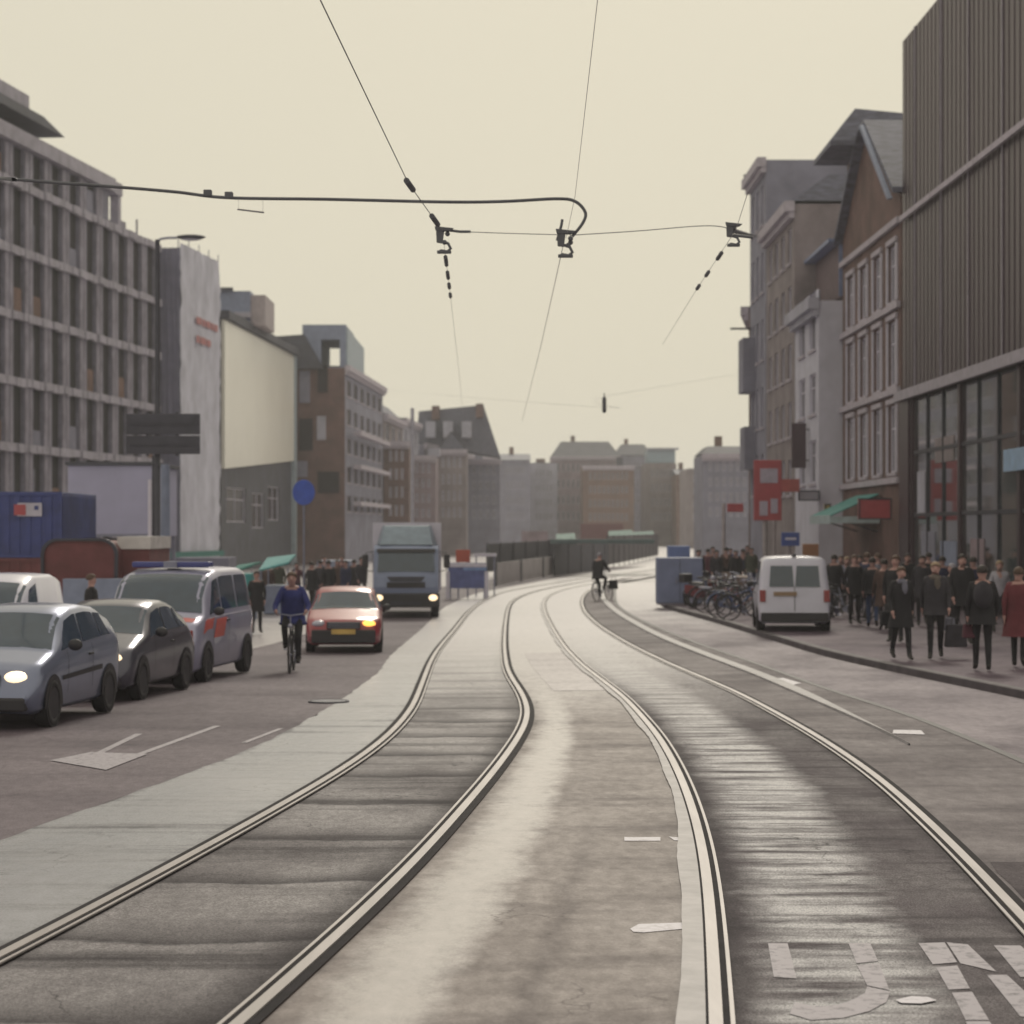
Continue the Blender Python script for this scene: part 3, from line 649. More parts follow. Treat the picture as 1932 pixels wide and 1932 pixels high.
# brown clad building
M['clad'] = mat('dark_purple_cladding', (.064,.037,.042,1), .42, metal=.3, var=.16, scale=.5, stretch=(3,3,.25))
M['rib'] = mat('cladding_rib', (.080,.052,.056,1), .45, metal=.3, var=.1)
M['ribp'] = mat('pale_seam', (.40,.37,.35,1), .5, metal=.2)
p0 = (13.75, 40.0); p1 = (13.6, dA1-.3)
T, LB = facade_T(p0, p1, 'R'); ob = Vector((p0[0], p0[1], 0)); TB = lambda p: T(p)-ob
rb = empty('clad_building', ob); tag(rb, 'tall building clad in brown ribbed metal above a glazed ground floor, right edge', 'office building')
zlo, zhi = CZ+4.5, CZ+17.0
mb = MB(); mb.box(0, LB, -16, 0, zlo, zhi, TB); mb.build('cladding', M['clad'], rb)
mb = MB(); u = .3
while u < LB-.1: mb.box(u, u+.05, .003, .022, zlo+.3, zhi-.05, TB); u += .62
mb.build('ribs', M['rib'], rb)
for x in (1727,1775,1826,1889,1960):
    u = 13.6*F/(x-CX)-40; mb = MB(); mb.box(u, u+.07, .003, .05, zlo+.3, zhi, TB); mb.build('vertical_seam', M['ribp'], rb)
mb = MB(); mb.box(0, LB-.5, .135, .22, CZ+10.65, CZ+10.83, TB); mb.build('horizontal_trim', M['stone'], rb)
mb = MB(); mb.box(-.1, LB+.1, .135, .3, zlo-.05, zlo+.28, TB); mb.build('lower_trim', M['ribp'], rb)
mb = MB(); mb.box(LB-1.6, LB+.05, -.6, .12, -.3, zlo-.06, TB); mb.build('corner_pier', M['clad'], rb)
M['shopglass'] = mat('shop_glass', (.085,.110,.092,1), .05, var=.4, scale=.35, spec=1.0, c2=(.02,.02,.02,1), coat=1)
M['shopint'] = mat('shop_interior', (.05,.045,.045,1), .8, var=.5, scale=.8)
mb = MB(); mb.box(0, LB-1.61, -.35, -.06, .2, zlo-.06, TB); mb.build('glazing', M['shopglass'], rb)
k = 0; u = LB-1.6
while u > .2:
    mb = MB(); w = .07 if k % 3 else .30
    mb.box(u-w, u, -.055, (.0 if k % 3 else .05), .13, zlo-.06, TB); mb.build('mullion', M['clad'] if k % 3 == 0 else M['darkmetal'], rb); u -= 2.5; k += 1
for z in (2.9, 5.0):
    mb = MB(); mb.box(.0, LB-1.62, -.055, -.01, z, z+.12, TB); mb.build('transom', M['darkmetal'], rb)
M['lightblue'] = mat('light_blue_sign', (.30,.45,.52,1), .5)
def uu(x, X=13.6): return X*F/(x-CX)-40
mb = MB(); mb.box(uu(1960), uu(1899), .06, .16, CZ+1.6, CZ+2.2, TB); tag(mb.build('shop_sign', M['lightblue']), 'pale blue shop sign panel on the dark glazed front at the right edge', 'sign').location = ob
for (x0,x1,za,zb_,mm) in ((1800,1770,1.0,2.1,M['bluegrey']),(1760,1735,1.2,2.4,M['stuccogrey']),(1850,1825,1.2,2.2,M['stuccopink']),(1742,1728,3.0,4.4,M['stucco']),(1795,1760,4.6,5.4,M['stuccotan'])):
    mb = MB(); mb.box(uu(x0), uu(x1), -.055, -.035, za, zb_, TB); mb.build('window_poster', mm, rb)

# brick gabled house A
def Pr(x, X): return (X, X*F/(x-CX))
def rh(name, label, A, B, zt, depth, wm, nu, nz, **k):
    return house(name, label, A, B, 'R', zt, depth, wm, nu, nz, **k)
zA = 14.4
hA = []; 
for j, (z0_, z1_) in enumerate(((4.5,6.9),(7.6,9.9),(10.6,12.6))):
    for i in range(4): u = .7+i*3.1; hA.append((u, u+1.7, z0_, z1_))
rt, TA, LA = rh('brick_house', 'dark red brick gabled house with white framed windows beside the brown clad building', (13.6,dA1), (13.6,dA0), zA, 12, M['brickdark'], 0, 0, cat='house', holes=hA, sill=M['stone'], mull=2)
mb = MB()     # gable wall and roof
gh = 3.3
for v in (0, -11.9): mb = MB(); mb.q(*[TA(p) for p in ((0,v,zA),(LA,v,zA),(LA/2+.7,v,zA+gh),(LA/2-.7,v,zA+gh))]); mb.build('gable_wall', M['brickdark'], rt)
for nm, pts in (('roof', ((-.25,.35,zA-.2),(-.25,-12,zA-.2),(LA/2-.7,-12,zA+gh),(LA/2-.7,.35,zA+gh))), ('roof', ((LA+.2,.35,zA-.2),(LA+.2,-12,zA-.2),(LA/2+.7,-12,zA+gh),(LA/2+.7,.35,zA+gh))), ('roof', ((LA/2-.7,.35,zA+gh),(LA/2+.7,.35,zA+gh),(LA/2+.7,-12,zA+gh),(LA/2-.7,-12,zA+gh)))):
    mb = MB(); b_ = [TA(p) for p in pts]; mb.q(*b_); mb.hexa([p+Vector((0,0,.02)) for p in b_]+[p+Vector((0,0,.22)) for p in b_]); mb.build(nm, M['roofslate'], rt)
mb = MB()
mb.hexa([TA(p) for p in ((-.35,.36,zA-.4),(.0,.36,zA-.4),(.0,.5,zA-.4),(-.35,.5,zA-.4),(LA/2-.9,.36,zA+gh),(LA/2-.5,.36,zA+gh),(LA/2-.5,.5,zA+gh),(LA/2-.9,.5,zA+gh))]); mb.build('gable_trim', M['bluegrey'], rt)
for z in (4.1, 7.25, 10.25, 13.2):
    mb = MB(); mb.box(0, LA, .01, .16, z, z+.22, TA); mb.build('stone_band', M['stone'], rt)
for z in (6.95, 9.95, 12.65):
    mb = MB()
    for i in range(4): u = .7+i*3.1; mb = MB(); mb.box(u-.15, u+1.85, .01, .10, z, z+.18, TA); mb.build('lintel', M['stone'], rt)
for i in range(4):      # thick white window surrounds, proud of the brick
    for z0_, z1_ in ((4.5,6.9),(7.6,9.9),(10.6,12.6)):
        mb = MB(); u = .7+i*3.1
        mb.box(u-.16, u-.01, .01, .08, z0_, z1_, TA); mb.build('window_surround', M['whitepaint'], rt); mb = MB(); mb.box(u+1.71, u+1.86, .01, .08, z0_, z1_, TA); mb.build('window_surround', M['whitepaint'], rt)
# hooded cross roof with overhang above A
mb = MB()
d0, d1 = 82.5, 86.5; xa, xb = 12.3, 17.0; zl, zh = zy(292,84), zy(216,84)
lo_ = [Vector(p) for p in ((xa,d0-.6,zl),(xb,d0-.6,zl),(xb,d1,zl),(xa,d1,zl))]; mid_ = [Vector(p) for p in ((xa,d0-.6,zl+.18),(xb,d0-.6,zl+.18),(xb,d1,zl+.18),(xa,d1,zl+.18))]; hi_ = [Vector(p) for p in ((13.4,d0+.3,zh),(16.6,d0+.3,zh-.3),(16.6,d1-.8,zh-.3),(13.4,d1-.8,zh))]
oA = Vector((13.6, dA1, 0))
mb.hexa([p-oA for p in lo_+mid_]); mb.hexa([p-oA+Vector((0,0,.003)) for p in mid_]+[p-oA for p in hi_]); hd = mb.build('hood_roof', M['roofslate'], rt)
mb = MB(); mb.box(13.65-oA.x, 16.5-oA.x, d0-oA.y, d1-.2-oA.y, 14.4, zl-.003); mb.build('roof_storey', M['brickdark'], rt)
# green awning and red sign at its ground floor
M['awning'] = mat('green_awning_canvas', (.05,.26,.20,1), .7, var=.1)
M['valance'] = mat('pale_green_valance', (.42,.52,.44,1), .7)
aw = empty('awning', (13.6, 80.5, 0)); mb = MB(); dz = 80.5
mb.hexa([Vector(p) for p in ((-1.9,-2.6,2.95),(-1.9,2.6,2.95),(-.12,2.6,3.75),(-.12,-2.6,3.75),(-1.9,-2.6,3.0),(-1.9,2.6,3.0),(-.12,2.6,3.8),(-.12,-2.6,3.8))]); mb.build('canvas', M['awning'], aw)
mb = MB(); mb.box(-1.93,-1.903,-2.6,2.6,2.68,3.0); mb.box(-1.9,-.1,-2.63,-2.603,2.7,2.95); mb.build('valance', M['valance'], aw)
mb = MB()
for y in (-2.3, 2.3): mb.tube([(-1.88,y,2.95),(-.12,y,2.4)], .03, 6)
mb.build('arm', M['darkmetal'], aw); tag(aw, 'green canvas awning with pale valance over the brick house shopfront', 'awning')
M['signred'] = mat('red_sign_face', (.42,.07,.07,1), .5, var=.08)
def wallsign(name, label, x0, x1, y0, y1, d, m, dep=.18, frame=True):
    r = empty(name, (xd((x0+x1)/2,d), d, zy(y1,d))); w = xd(x1,d)-xd(x0,d); h = zy(y0,d)-zy(y1,d)
    mb = MB(); mb.box(-w/2, w/2, 0, dep, 0, h); mb.build('panel', m, r, bevel=.01)
    if frame:
        mb = MB(); t = .05
        for q in ((-w/2,-w/2+t,0,h),(w/2-t,w/2,0,h),(-w/2+t,w/2-t,0,t),(-w/2+t,w/2-t,h-t,h)): mb.box(q[0],q[1],-.025,-.002,q[2],q[3])
        mb.build('frame', M['darkmetal'], r)
    tag(r, label, 'sign'); return r, w, h
r, w, h = wallsign('shop_sign', 'red box sign above the pavement beside the green awning', 1620, 1682, 940, 980, 76, M['signred'])
mb = MB(); mb.box(w/2, w/2+.6, .05, .12, .3, .36); mb.build('bracket', M['darkmetal'], r)
for i in range(4): pass
r, w, h = wallsign('vertical_sign', 'dark brown vertical banner sign projecting from the pale house', 1494, 1521, 798, 883, 90, mat('maroon_sign', (.075,.045,.05,1), .6), frame=False)
mb = MB(); mb.box(w/2, w/2+.5, .05, .1, h-.3, h-.24); mb.box(w/2, w/2+.5, .05, .1, .3, .36); mb.build('bracket', M['darkmetal'], r)
# pale grey narrow house B (projects toward the street)
zB = zy(475, 87.2); XB = 12.62; dB1 = XB*F/(1500-CX)
hB = []
for z0_, z1_ in ((4.4,6.2),(7.3,9.0),(10.0,12.4)):
    for i in range(2): u = .8+i*3.2; hB.append((u, u+1.9, z0_, z1_))
rt, TBb, LBb = rh('pale_house', 'narrow pale stucco house with blank grey side wall projecting past the brick house', (XB,dA0+.05), (XB,dB1), zB-2, 10, mat('whitish_stucco', (.60,.60,.56,1), .85, var=.1, scale=.7), 0, 0, cat='house', holes=hB, cornice=M['stucco'], sill=M['stone'])
mb = MB(); mb.box(.2, LBb-.2, -9, -.9, zB-1.85, zB+.4, TBb); mb.build('attic_wall', mat('brown_attic', (.17,.12,.11,1), .8), rt)
mb = MB(); mb.box(.15, .195, -1.6, -.85, zB-1.8, zB+.9, TBb); mb.box(.0, LBb, -1.2, -.4, zB+.41, zB+.55, TBb); mb.build('dormer_side', mat('blue_lead', (.20,.25,.34,1), .5), rt)
# tan ornate houses C and D
rt, TC, LC = rh('ornate_house', 'tall tan ornate house front with bands of windows left of the pale house', (XB-.02,dB1+.05), (XB-.02,XB*F/(1447-CX)), zy(384,94.5), 10, M['stuccotan'], 4, 5, cat='house', cornice=M['stone'], sill=M['stone'], wf=.55, roof=('mansard',1.4,1.6), rm=M['roofslate'])
dD0 = XB*F/(1447-CX)+.05
rt, TD, LD = rh('end_house', 'tallest grey house at the far end of the right row with pale roof box', (XB-.04,dD0), (XB-.04,dD0+7), zy(345,dD0+7), 12, M['stuccogrey'], 3, 5, cat='house', cornice=M['stone'], sill=M['stone'])
boxbuild('roof_storey', 'pale glazed roof storey rising behind the ornate house', 'rooftop structure', 1452, 1575, 308, 400, dD0+.8, 5, M['stucco'], (('glazing', 1476, 1570, 314, 342, .05, mat('pale_blue_glass', (.42,.50,.54,1), .3)),('roof_cap', 1448, 1578, 303, 309, .2, M['bluegrey'])), base=14)
# bays and brackets on the far end silhouette
for (x0,x1,y0,y1,lab) in ((1408,1424,613,617,'short rod'),):
    pass
mb = MB(); Tq = lambda p: TD(p)
for (z, h_, pr) in ((9.6,2.8,.28),(5.6,2.2,.2)):
    mb = MB(); mb.box(4.6, 6.9, .003, .35+pr, z, z+h_, Tq); mb.build('bay_window', M['stuccogrey'], rt)
mb = MB(); mb.tube([Tq((6.5,.0,zy(615,110))), Tq((6.5,1.1,zy(615,110)))], .06, 6); mb.tube([Tq((6.6,.0,zy(345,110))), Tq((6.6,.35,zy(338,110)+.5))], .08, 6); mb.build('bracket', M['darkmetal'], rt)
# further row bending away to the right
for i, (X, d0, L_, z, m, lab) in enumerate(((12.9,115.5,8,14.5,M['brickred'],'red brick house just beyond the tallest grey house'),(14.2,124,9,13.2,M['stuccotan'],'tan house beyond the red brick one'),)):
    rh('row_house', lab, (X,d0), (X+1.2,d0+L_), z, 10, m, 3, 4, cat='house', cornice=M['stone'], roof=('gable_side',2), rm=M['roofslate'])
#@@PART3
# ================================================================ VEHICLES
def interp(tab, y):
    if y <= tab[0][0]: return tab[0][1]
    for (a, b), (c, d) in zip(tab, tab[1:]):
        if y <= c:
            t = (y-a)/(c-a); return b+(d-b)*t
    return tab[-1][1]
class Body:
    def __init__(s, L, W, top, belt, z0=.22, tum=.78, nose=.16, tail=.10, shoulder=.5):
        s.L, s.W, s.top, s.belt, s.z0, s.tum, s.nose, s.tail, s.sh = L, W, top, belt, z0, tum, nose, tail, shoulder
    def sec(s, y):
        hw = s.W/2; t = (y+s.L/2)/s.L
        f = 1
        if t < .12: f = 1-s.nose*((.12-t)/.12)**2
        if t > .90: f = 1-s.tail*((t-.90)/.10)**2
        hw *= f
        zt = interp(s.top, y); zb = min(interp(s.belt, y), zt-.015); gh = zt-zb
        k = min(1, gh/.35)
        wt = hw*(.95*(1-k)+s.tum*k)
        z0 = s.z0+(.10*((.06-t)/.06) if t < .06 else 0)+(.12*((t-.95)/.05) if t > .95 else 0)
        zm = z0+(zb-z0)*.52
        return [(0,z0),(hw*.86,z0),(hw*.97,z0+.07),(hw*.995,zm),(hw,zb-.10 if zb-.10>zm else zm+.01),(hw*.965,zb),(wt,zt-.055*k-.008),(wt*.86,zt-.004),(wt*.45,zt+.018),(0,zt+.024)]
    def S(s, y, v, off_=0):
        def pt(y, v):
            a = s.sec(y); v = max(0, min(v, len(a)-1.0001)); i = int(v); t = v-i
            return Vector((a[i][0]+(a[i+1][0]-a[i][0])*t, y, a[i][1]+(a[i+1][1]-a[i][1])*t))
        p = pt(y, v)
        if off_:
            e = .04; ty = pt(y+e, v)-pt(y-e, v); tv = pt(y, v+.08)-pt(y, v-.08)
            n = ty.cross(tv); 
            if n.length > 1e-9:
                n.normalize()
                if n.x < 0 or (abs(n.x) < 1e-6 and n.z < 0): n = -n
                p = p+n*off_
        return p
    def build(s, m, root, name='body', n=46):
        mb = MB(); ys = [-s.L/2+s.L*(.5-.5*math.cos(math.pi*i/n))*.5+s.L*i/n*.5 for i in range(n+1)]
        rows = []
        for y in ys:
            a = s.sec(y); rows.append([(x,y,z) for x,z in a]+[(-x,y,z) for x,z in a[-2:0:-1]])
        mb.grid(rows, closed=True); mb.q(*rows[0][::-1]); mb.q(*rows[-1])
        return mb.build(name, m, root, smooth=True)
    def patch(s, name, m, root, y0, y1, v0, v1, side=0, off_=.006, ny=8, nv=3, ytop=None):
        """side 1/-1: one flank; 0: across the top (mirrored)"""
        mb = MB(); rows = []
        for i in range(ny+1):
            row = []
            if side:
                for j in range(nv+1):
                    t = j/nv; a, b = (y0, y1) if ytop is None else (y0+(ytop[0]-y0)*t, y1+(ytop[1]-y1)*t)
                    p = s.S(a+(b-a)*i/ny, v0+(v1-v0)*t, off_); row.append((p.x*side, p.y, p.z))
            else:
                y = y0+(y1-y0)*i/ny
                half = [s.S(y, v0+(v1-v0)*j/nv) for j in range(nv+1)]
                e = .04; dz = (s.S(y+e, 8.9).z-s.S(y-e, 8.9).z)/(2*e); nrm = Vector((0,-dz,1)).normalized()
                half = [p+nrm*(off_+.002) for p in half]
                row = [(p.x,p.y,p.z) for p in half]+[(-p.x,p.y,p.z) for p in half[::-1][1 if half[-1].x < 1e-3 else 0:]]
            rows.append(row)
        mb.grid(rows); return mb.build(name, m, root, smooth=True)
def wheel(root, x, y, r, side, rimm=None, w=.20):
    mb = MB(); xs = x-side*w
    mb.lathe([(r*.62,-w/2),(r*.9,-w/2),(r*.98,-w*.38),(r,-w*.2),(r,w*.2),(r*.98,w*.38),(r*.9,w/2),(r*.66,w/2),(r*.62,w*.3)], 28, Matrix.Translation((xs+side*w/2, y, r)), 'x')
    t = mb.build('wheel', M['tyre'], root, smooth=True)
    mb = MB(); T = Matrix.Translation((xs+side*w/2, y, r)); q = w*.36*side
    mb.lathe([(r*.64,w*.3*side),(r*.62,q),(r*.55,q*.9),(r*.52,q*.4)], 24, T, 'x'); mb.lathe([(.001,q*.95),(r*.14,q*.95),(r*.16,q*.5)], 12, T, 'x')
    for k in range(6):
        a = k*math.pi/3; c, s_ = math.cos(a), math.sin(a)
        p = [Vector((xx, c*rr-s_*ww, s_*rr+c*ww)) for xx, rr, ww in ((q*.4,r*.1,-.03),(q*.4,r*.56,-.022),(q*.4,r*.56,.022),(q*.4,r*.1,.03),(q*.85,r*.1,-.03),(q*.8,r*.56,-.022),(q*.8,r*.56,.022),(q*.85,r*.1,.03))]
        mb.hexa([T @ v for v in p])
    mb.build('rim', rimm or M['rim'], t)
    return t
M['lampon'] = mat('lit_headlamp', (.9,.85,.7,1), .2, emit=((1,.74,.42,1), 1.7))
M['lampoff'] = mat('headlamp_glass', (.45,.45,.45,1), .12, spec=.9)
M['amber'] = mat('lit_amber_indicator', (.8,.35,.05,1), .3, emit=((1,.50,.10,1), 1.8))
M['tail'] = mat('red_tail_lamp', (.30,.02,.02,1), .2)
def paintm(name, c, metal=.4, rough=.28): return mat(name, c, rough, metal, var=.05, scale=2, coat=.5)
def make_car(name, label, cat, X, d, rz, L, Wd, top, belt, paintmat, ws, rf, sw, wr=.31, ax=(-1.25,1.3), lamp='lampon', tum=.78, z0=.2, platey=.46, lampz=.66, lampx=.62, rear=False, group=None, zoff=0, grille=True, deep=False, rearwin=None, sidelow=None, nose=.16, tail=.10, sz=None, lamps=None):
    root = empty(name, (X, d, gz(X, d)+zoff), rz); tag(root, label, cat, group)
    B = Body(L, Wd, top, belt, z0, tum, nose=nose, tail=tail); B.build(paintmat, root)
    wo = Wd/2+.012
    for y in ax:
        for s_ in (1, -1):
            wheel(root, wo*s_, y, wr, s_)
            mb = MB(); r = wr+.055; pts = []; T = None
            rows = []
            for k in range(15):
                a = math.pi*(-.05+1.1*k/14); rows.append([(s_*(Wd/2+.004), y+math.cos(a)*(wr-.05), wr+math.sin(a)*(wr-.05)), (s_*(Wd/2+.006), y+math.cos(a)*r, wr+math.sin(a)*r)])
            mb.grid(rows); mb.q(*[(s_*(Wd/2+.003), y+math.cos(2*math.pi*k/18)*wr, wr+math.sin(2*math.pi*k/18)*wr) for k in range(18)])
            mb.build('wheel_arch', M['blackpl'], root)
    B.patch('windscreen', M['carglass'], root, ws[0], ws[1], 6.25, 9, 0)
    if rearwin: B.patch('rear_window', M['carglass'], root, rearwin[0], rearwin[1], 6.3, 9, 0)
    for s_ in (1, -1):
        for (a, b, at_, bt) in sw: B.patch('side_window', M['carglass'], root, a, b, 5.10, 5.92, s_, ytop=(at_, bt))
        if sidelow: B.patch('side_moulding', M['blackpl'], root, sidelow[0], sidelow[1], 3.0, 3.22, s_, off_=.012)
        mb = MB(); mb.ell((s_*(Wd/2+.10), ws[0]+.38, interp(belt, ws[0])+.10), (.10,.06,.075)); mb.build('wing_mirror', M['blackpl'], root, smooth=True)
        B.patch('door_seam', M['blackpl'], root, ws[0]+.42, ws[0]+.432, 2.4, 5.0, s_, off_=.004, ny=1, nv=6)
        B.patch('door_seam', M['blackpl'], root, (ws[0]+ws[1])/2+1.15, (ws[0]+ws[1])/2+1.162, 2.4, 5.0, s_, off_=.004, ny=1, nv=6)
        mb = MB(); yh = (ws[0]+ws[1])/2+.95; mb.box(s_*(Wd/2+.002) if s_ > 0 else -Wd/2-.03, Wd/2+.03 if s_ > 0 else -Wd/2-.002, yh, yh+.16, interp(belt, 0)-.13, interp(belt, 0)-.10); mb.build('door_handle', M['blackpl'], root)
    yf = -L/2
    for s_ in (1, -1):
        mb = MB(); y_ = yf+.10; mb.ell((s_*Wd/2*lampx*1.05, y_+.06, lampz), (.16,.14,.085)); mb.build('headlight', M[lamps[0 if s_ > 0 else 1]] if lamps else M[lamp], root, smooth=True)
        mb = MB(); mb.box(s_*Wd/2*.80-.07, s_*Wd/2*.80+.07, L/2-.06, L/2+.012, lampz+.02, lampz+.24); mb.build('tail_light', M['tail'], root, bevel=.015)
    mb = MB(); mb.box(-Wd*.42, Wd*.42, yf-.045, yf+.25, z0+.05, z0+(.34 if deep else .22)); mb.build('bumper', M['blackpl'], root, bevel=.03)
    if grille:
        mb = MB(); mb.box(-Wd*.22, Wd*.22, yf-.02, yf+.1, lampz-.10, lampz+.05); g_ = mb.build('grille', M['blackpl'], root, bevel=.015)
        mb = MB(); 
        for k in range(3): mb.box(-Wd*.20, Wd*.20, yf-.032, yf-.022, lampz-.08+k*.045, lampz-.066+k*.045)
        mb.build('grille_bars', M['greymetal'], g_)
    mb = MB(); mb.box(-.26, .26, yf-.065, yf-.05, platey-.055, platey+.055); mb.build('licence_plate', M['plate'], root)
    return root, B
R = math.radians
hd = R(-7.3)
silver = paintm('silver_blue_paint', (.23,.26,.30,1), .5); graph = paintm('dark_silver_paint', (.085,.085,.095,1), .5); white = paintm('white_van_paint', (.62,.62,.60,1), 0, .35)
redp = paintm('dark_red_paint', (.30,.028,.038,1), 0, .4)
# hatchback shape
L = 3.95; top = [(-L/2,.40),(-L/2+.04,.58),(-L/2+.12,.72),(-L/2+.35,.82),(-L/2+.95,.97),(-.98,1.01),(-.30,1.40),(.05,1.48),(.6,1.50),(1.25,1.45),(1.62,1.32),(1.86,.98),(1.95,.70),(L/2,.45)]
belt = [(-L/2,.45),(-L/2+.3,.76),(-1.0,.92),(0,.97),(1.2,1.03),(1.7,1.05),(L/2,.6)]
def place(px, py, L_, Wd, rz, axf):   # front right wheel contact (as seen) to root position
    X, d = P(px, py); c, s_ = math.cos(rz), math.sin(rz); lx, ly = Wd/2-.08, axf
    return X-(c*lx-s_*ly), d-(s_*lx+c*ly)
X, d = place(90, 1371, L, 1.68, hd, -1.10)
make_car('parked_car', 'silver blue hatchback with lit headlight, nearest car at the left edge', 'car', X, d, hd, L, 1.68, top, belt, silver, (-1.02,-.32), None, [(-.80,.12,-.28,.16),(.18,.95,.22,.90),(1.0,1.42,.96,1.28)], ax=(-1.22,1.25), sidelow=(-.85,.9), group='queue of vehicles in the left lane')[0].scale = (1, .90, 1)
# dark sedan
L2c = 4.2; top2 = [(-L2c/2,.42),(-L2c/2+.05,.60),(-L2c/2+.15,.72),(-L2c/2+.4,.80),(-1.1,.95),(-.95,.98),(-.25,1.36),(.1,1.43),(.6,1.44),(1.1,1.38),(1.7,1.06),(1.95,.98),(2.05,.80),(L2c/2,.5)]
belt2 = [(-L2c/2,.45),(-1.7,.76),(-1.0,.89),(0,.93),(1.5,.99),(L2c/2,.62)]
X, d = place(256, 1321, L2c, 1.66, hd, -1.25)
make_car('parked_car', 'dark silver car with lit headlight, second in the queue behind the silver hatchback', 'car', X, d, hd, L2c, 1.66, top2, belt2, graph, (-.98,-.28), None, [(-.78,.12,-.25,.16),(.18,.95,.22,.85),(1.0,1.35,.92,1.12)], ax=(-1.25,1.3), group='queue of vehicles in the left lane')[0].scale = (1, .90, 1)
# police van
L3 = 4.6; top3 = [(-L3/2,.45),(-L3/2+.04,.70),(-L3/2+.12,.90),(-L3/2+.35,1.02),(-1.45,1.16),(-.85,1.70),(-.55,1.83),(0,1.90),(1.8,1.90),(2.12,1.80),(2.24,1.2),(L3/2,.5)]
belt3 = [(-L3/2,.5),(-2.0,.95),(-1.4,1.10),(0,1.13),(2.1,1.15),(L3/2,.8)]
M['policeblue'] = mat('blue_stripe_paint', (.05,.08,.30,1), .4); M['policered'] = mat('red_orange_stripe', (.55,.10,.07,1), .4)
X, d = place(380, 1287, L3, 1.88, hd, -1.4)
vr, Bv = make_car('police_van', 'silver white police van with red striped side and roof light bar', 'police van', X, d, hd, L3, 1.88, top3, belt3, paintm('police_silver', (.36,.36,.40,1), .3), (-1.42,-.62), None, [(-1.12,-.30,-.62,-.26),(-.22,.85,-.20,.85),(.95,1.95,.95,1.85)], ax=(-1.4,1.55), wr=.33, tum=.84, lampz=.86, lampx=.68, lamps=('lampon','lampoff'), platey=.55, group='queue of vehicles in the left lane')
vr.scale = (1, .90, 1)
for s_ in (1,-1):
    for (a, b, v0, v1) in ((-1.75,-1.1,3.7,4.7),(-1.0,-.25,3.2,4.4),):
        Bv.patch('red_stripe', M['policered'], vr, a, b, v0, v1, s_, off_=.006, ytop=(a+.25, b+.25))
    Bv.patch('white_stripe', M['whitepaint'], vr, -1.5, 1.9, 4.72, 4.86, s_, off_=.008)
Bv.patch('bonnet_stripe', M['policered'], vr, -L3/2+.42, -L3/2+.62, 6.6, 8.3, 0, off_=.004)
lb = MB(); lb.box(-.70,.70,-.35,-.05,1.93,2.03); lbo = lb.build('light_bar', mat('blue_light_bar', (.05,.06,.20,1), .2), vr, bevel=.03)
mb = MB(); mb.box(-.12,.12,-.36,-.04,1.925,2.035); mb.build('bar_centre', M['greymetal'], lbo)
# white van, left rear
hd2 = R(-1)
top4 = [(-2.0,.45),(-1.96,.72),(-1.88,.92),(-1.5,1.05),(-1.2,1.14),(-.70,1.60),(-.42,1.74),(0,1.83),(1.35,1.82),(1.75,1.72),(1.95,1.3),(2.0,.5)]
belt4 = [(-2.0,.5),(-1.7,.95),(-1.2,1.06),(0,1.10),(1.9,1.12),(2.0,.8)]
make_car('white_van', 'white van behind the silver hatchback at the left edge', 'van', -8.3, 33.6, hd2, 4.0, 1.75, top4, belt4, white, (-1.18,-.48), None, [(-.92,-.1,-.48,-.06),], ax=(-1.2,1.25), tum=.86, lampz=.8, platey=.5)
# red car
Lr = 4.1; topr = [(-Lr/2,.42),(-Lr/2+.04,.60),(-Lr/2+.12,.72),(-Lr/2+.4,.80),(-1.0,.93),(-.88,.95),(-.25,1.30),(.05,1.39),(.6,1.41),(1.3,1.37),(1.75,1.05),(1.95,.8),(Lr/2,.5)]
beltr = [(-Lr/2,.45),(-1.7,.74),(-.9,.88),(0,.90),(1.5,.95),(Lr/2,.6)]
Xr, dr = P(654, 1233); dr += Lr/2
rc, Br = make_car('red_car', 'dark red car driving toward us with amber indicator flashing, ahead of the truck', 'car', xd(652, dr), dr, R(3.2), Lr, 1.66, topr, beltr, redp, (-.92,-.26), None, [(-.70,.12,-.24,.16),(.18,1.1,.22,.95)], ax=(-1.2,1.3), lamps=('amber','lampoff'), lampz=.66, platey=.50, deep=True)
for s_ in (1,-1):
    Br.patch('seat_headrest', M['carglass'], rc, -.5, -.45, 8.0, 8.3, s_, off_=.002)
# ---- box truck
Xt, dt = P(766, 1166)
tr = empty('box_truck', (Xt, dt, gz(Xt, dt)), R(1.8)); tag(tr, 'blue grey box truck with lit headlamps and sloped roof deflector, behind the red car', 'truck')
tp = paintm('blue_grey_cab_paint', (.20,.245,.31,1), .1, .4); boxm = mat('pale_blue_box_body', (.36,.42,.42,1), .5, var=.1)
w = 1.08
mb = MB(); prof = [(0,.55),(-.03,1.0),(.02,1.32),(.10,1.55),(.38,2.22),(.55,2.34),(1.7,2.36),(1.7,.55)]
rows = [[(x*(.97 if abs(x) > .9 else 1), y+.07*(abs(x)/w)**4, z) for y, z in prof] for x in (-w,-.95,-.5,0,.5,.95,w)]
mb.grid(rows, flip=True); mb.q(*rows[0]); mb.q(*rows[-1][::-1]); mb.build('cab', tp, tr)
def tface(x0, x1, za, zb, o_=.012, nm='p', m=None, ins=0):
    f = lambda z: interp([(1.0,-.03),(1.32,.02),(1.55,.10),(2.22,.38),(2.34,.55)], z)
    mb = MB(); mb.hexa([Vector(p) for p in ((x0,f(za)-o_,za),(x1,f(za)-o_,za),(x1,f(za)-.004,za),(x0,f(za)-.004,za),(x0+ins,f(zb)-o_,zb),(x1-ins,f(zb)-o_,zb),(x1-ins,f(zb)-.004,zb),(x0+ins,f(zb)-.004,zb))]); return mb.build(nm, m, tr)
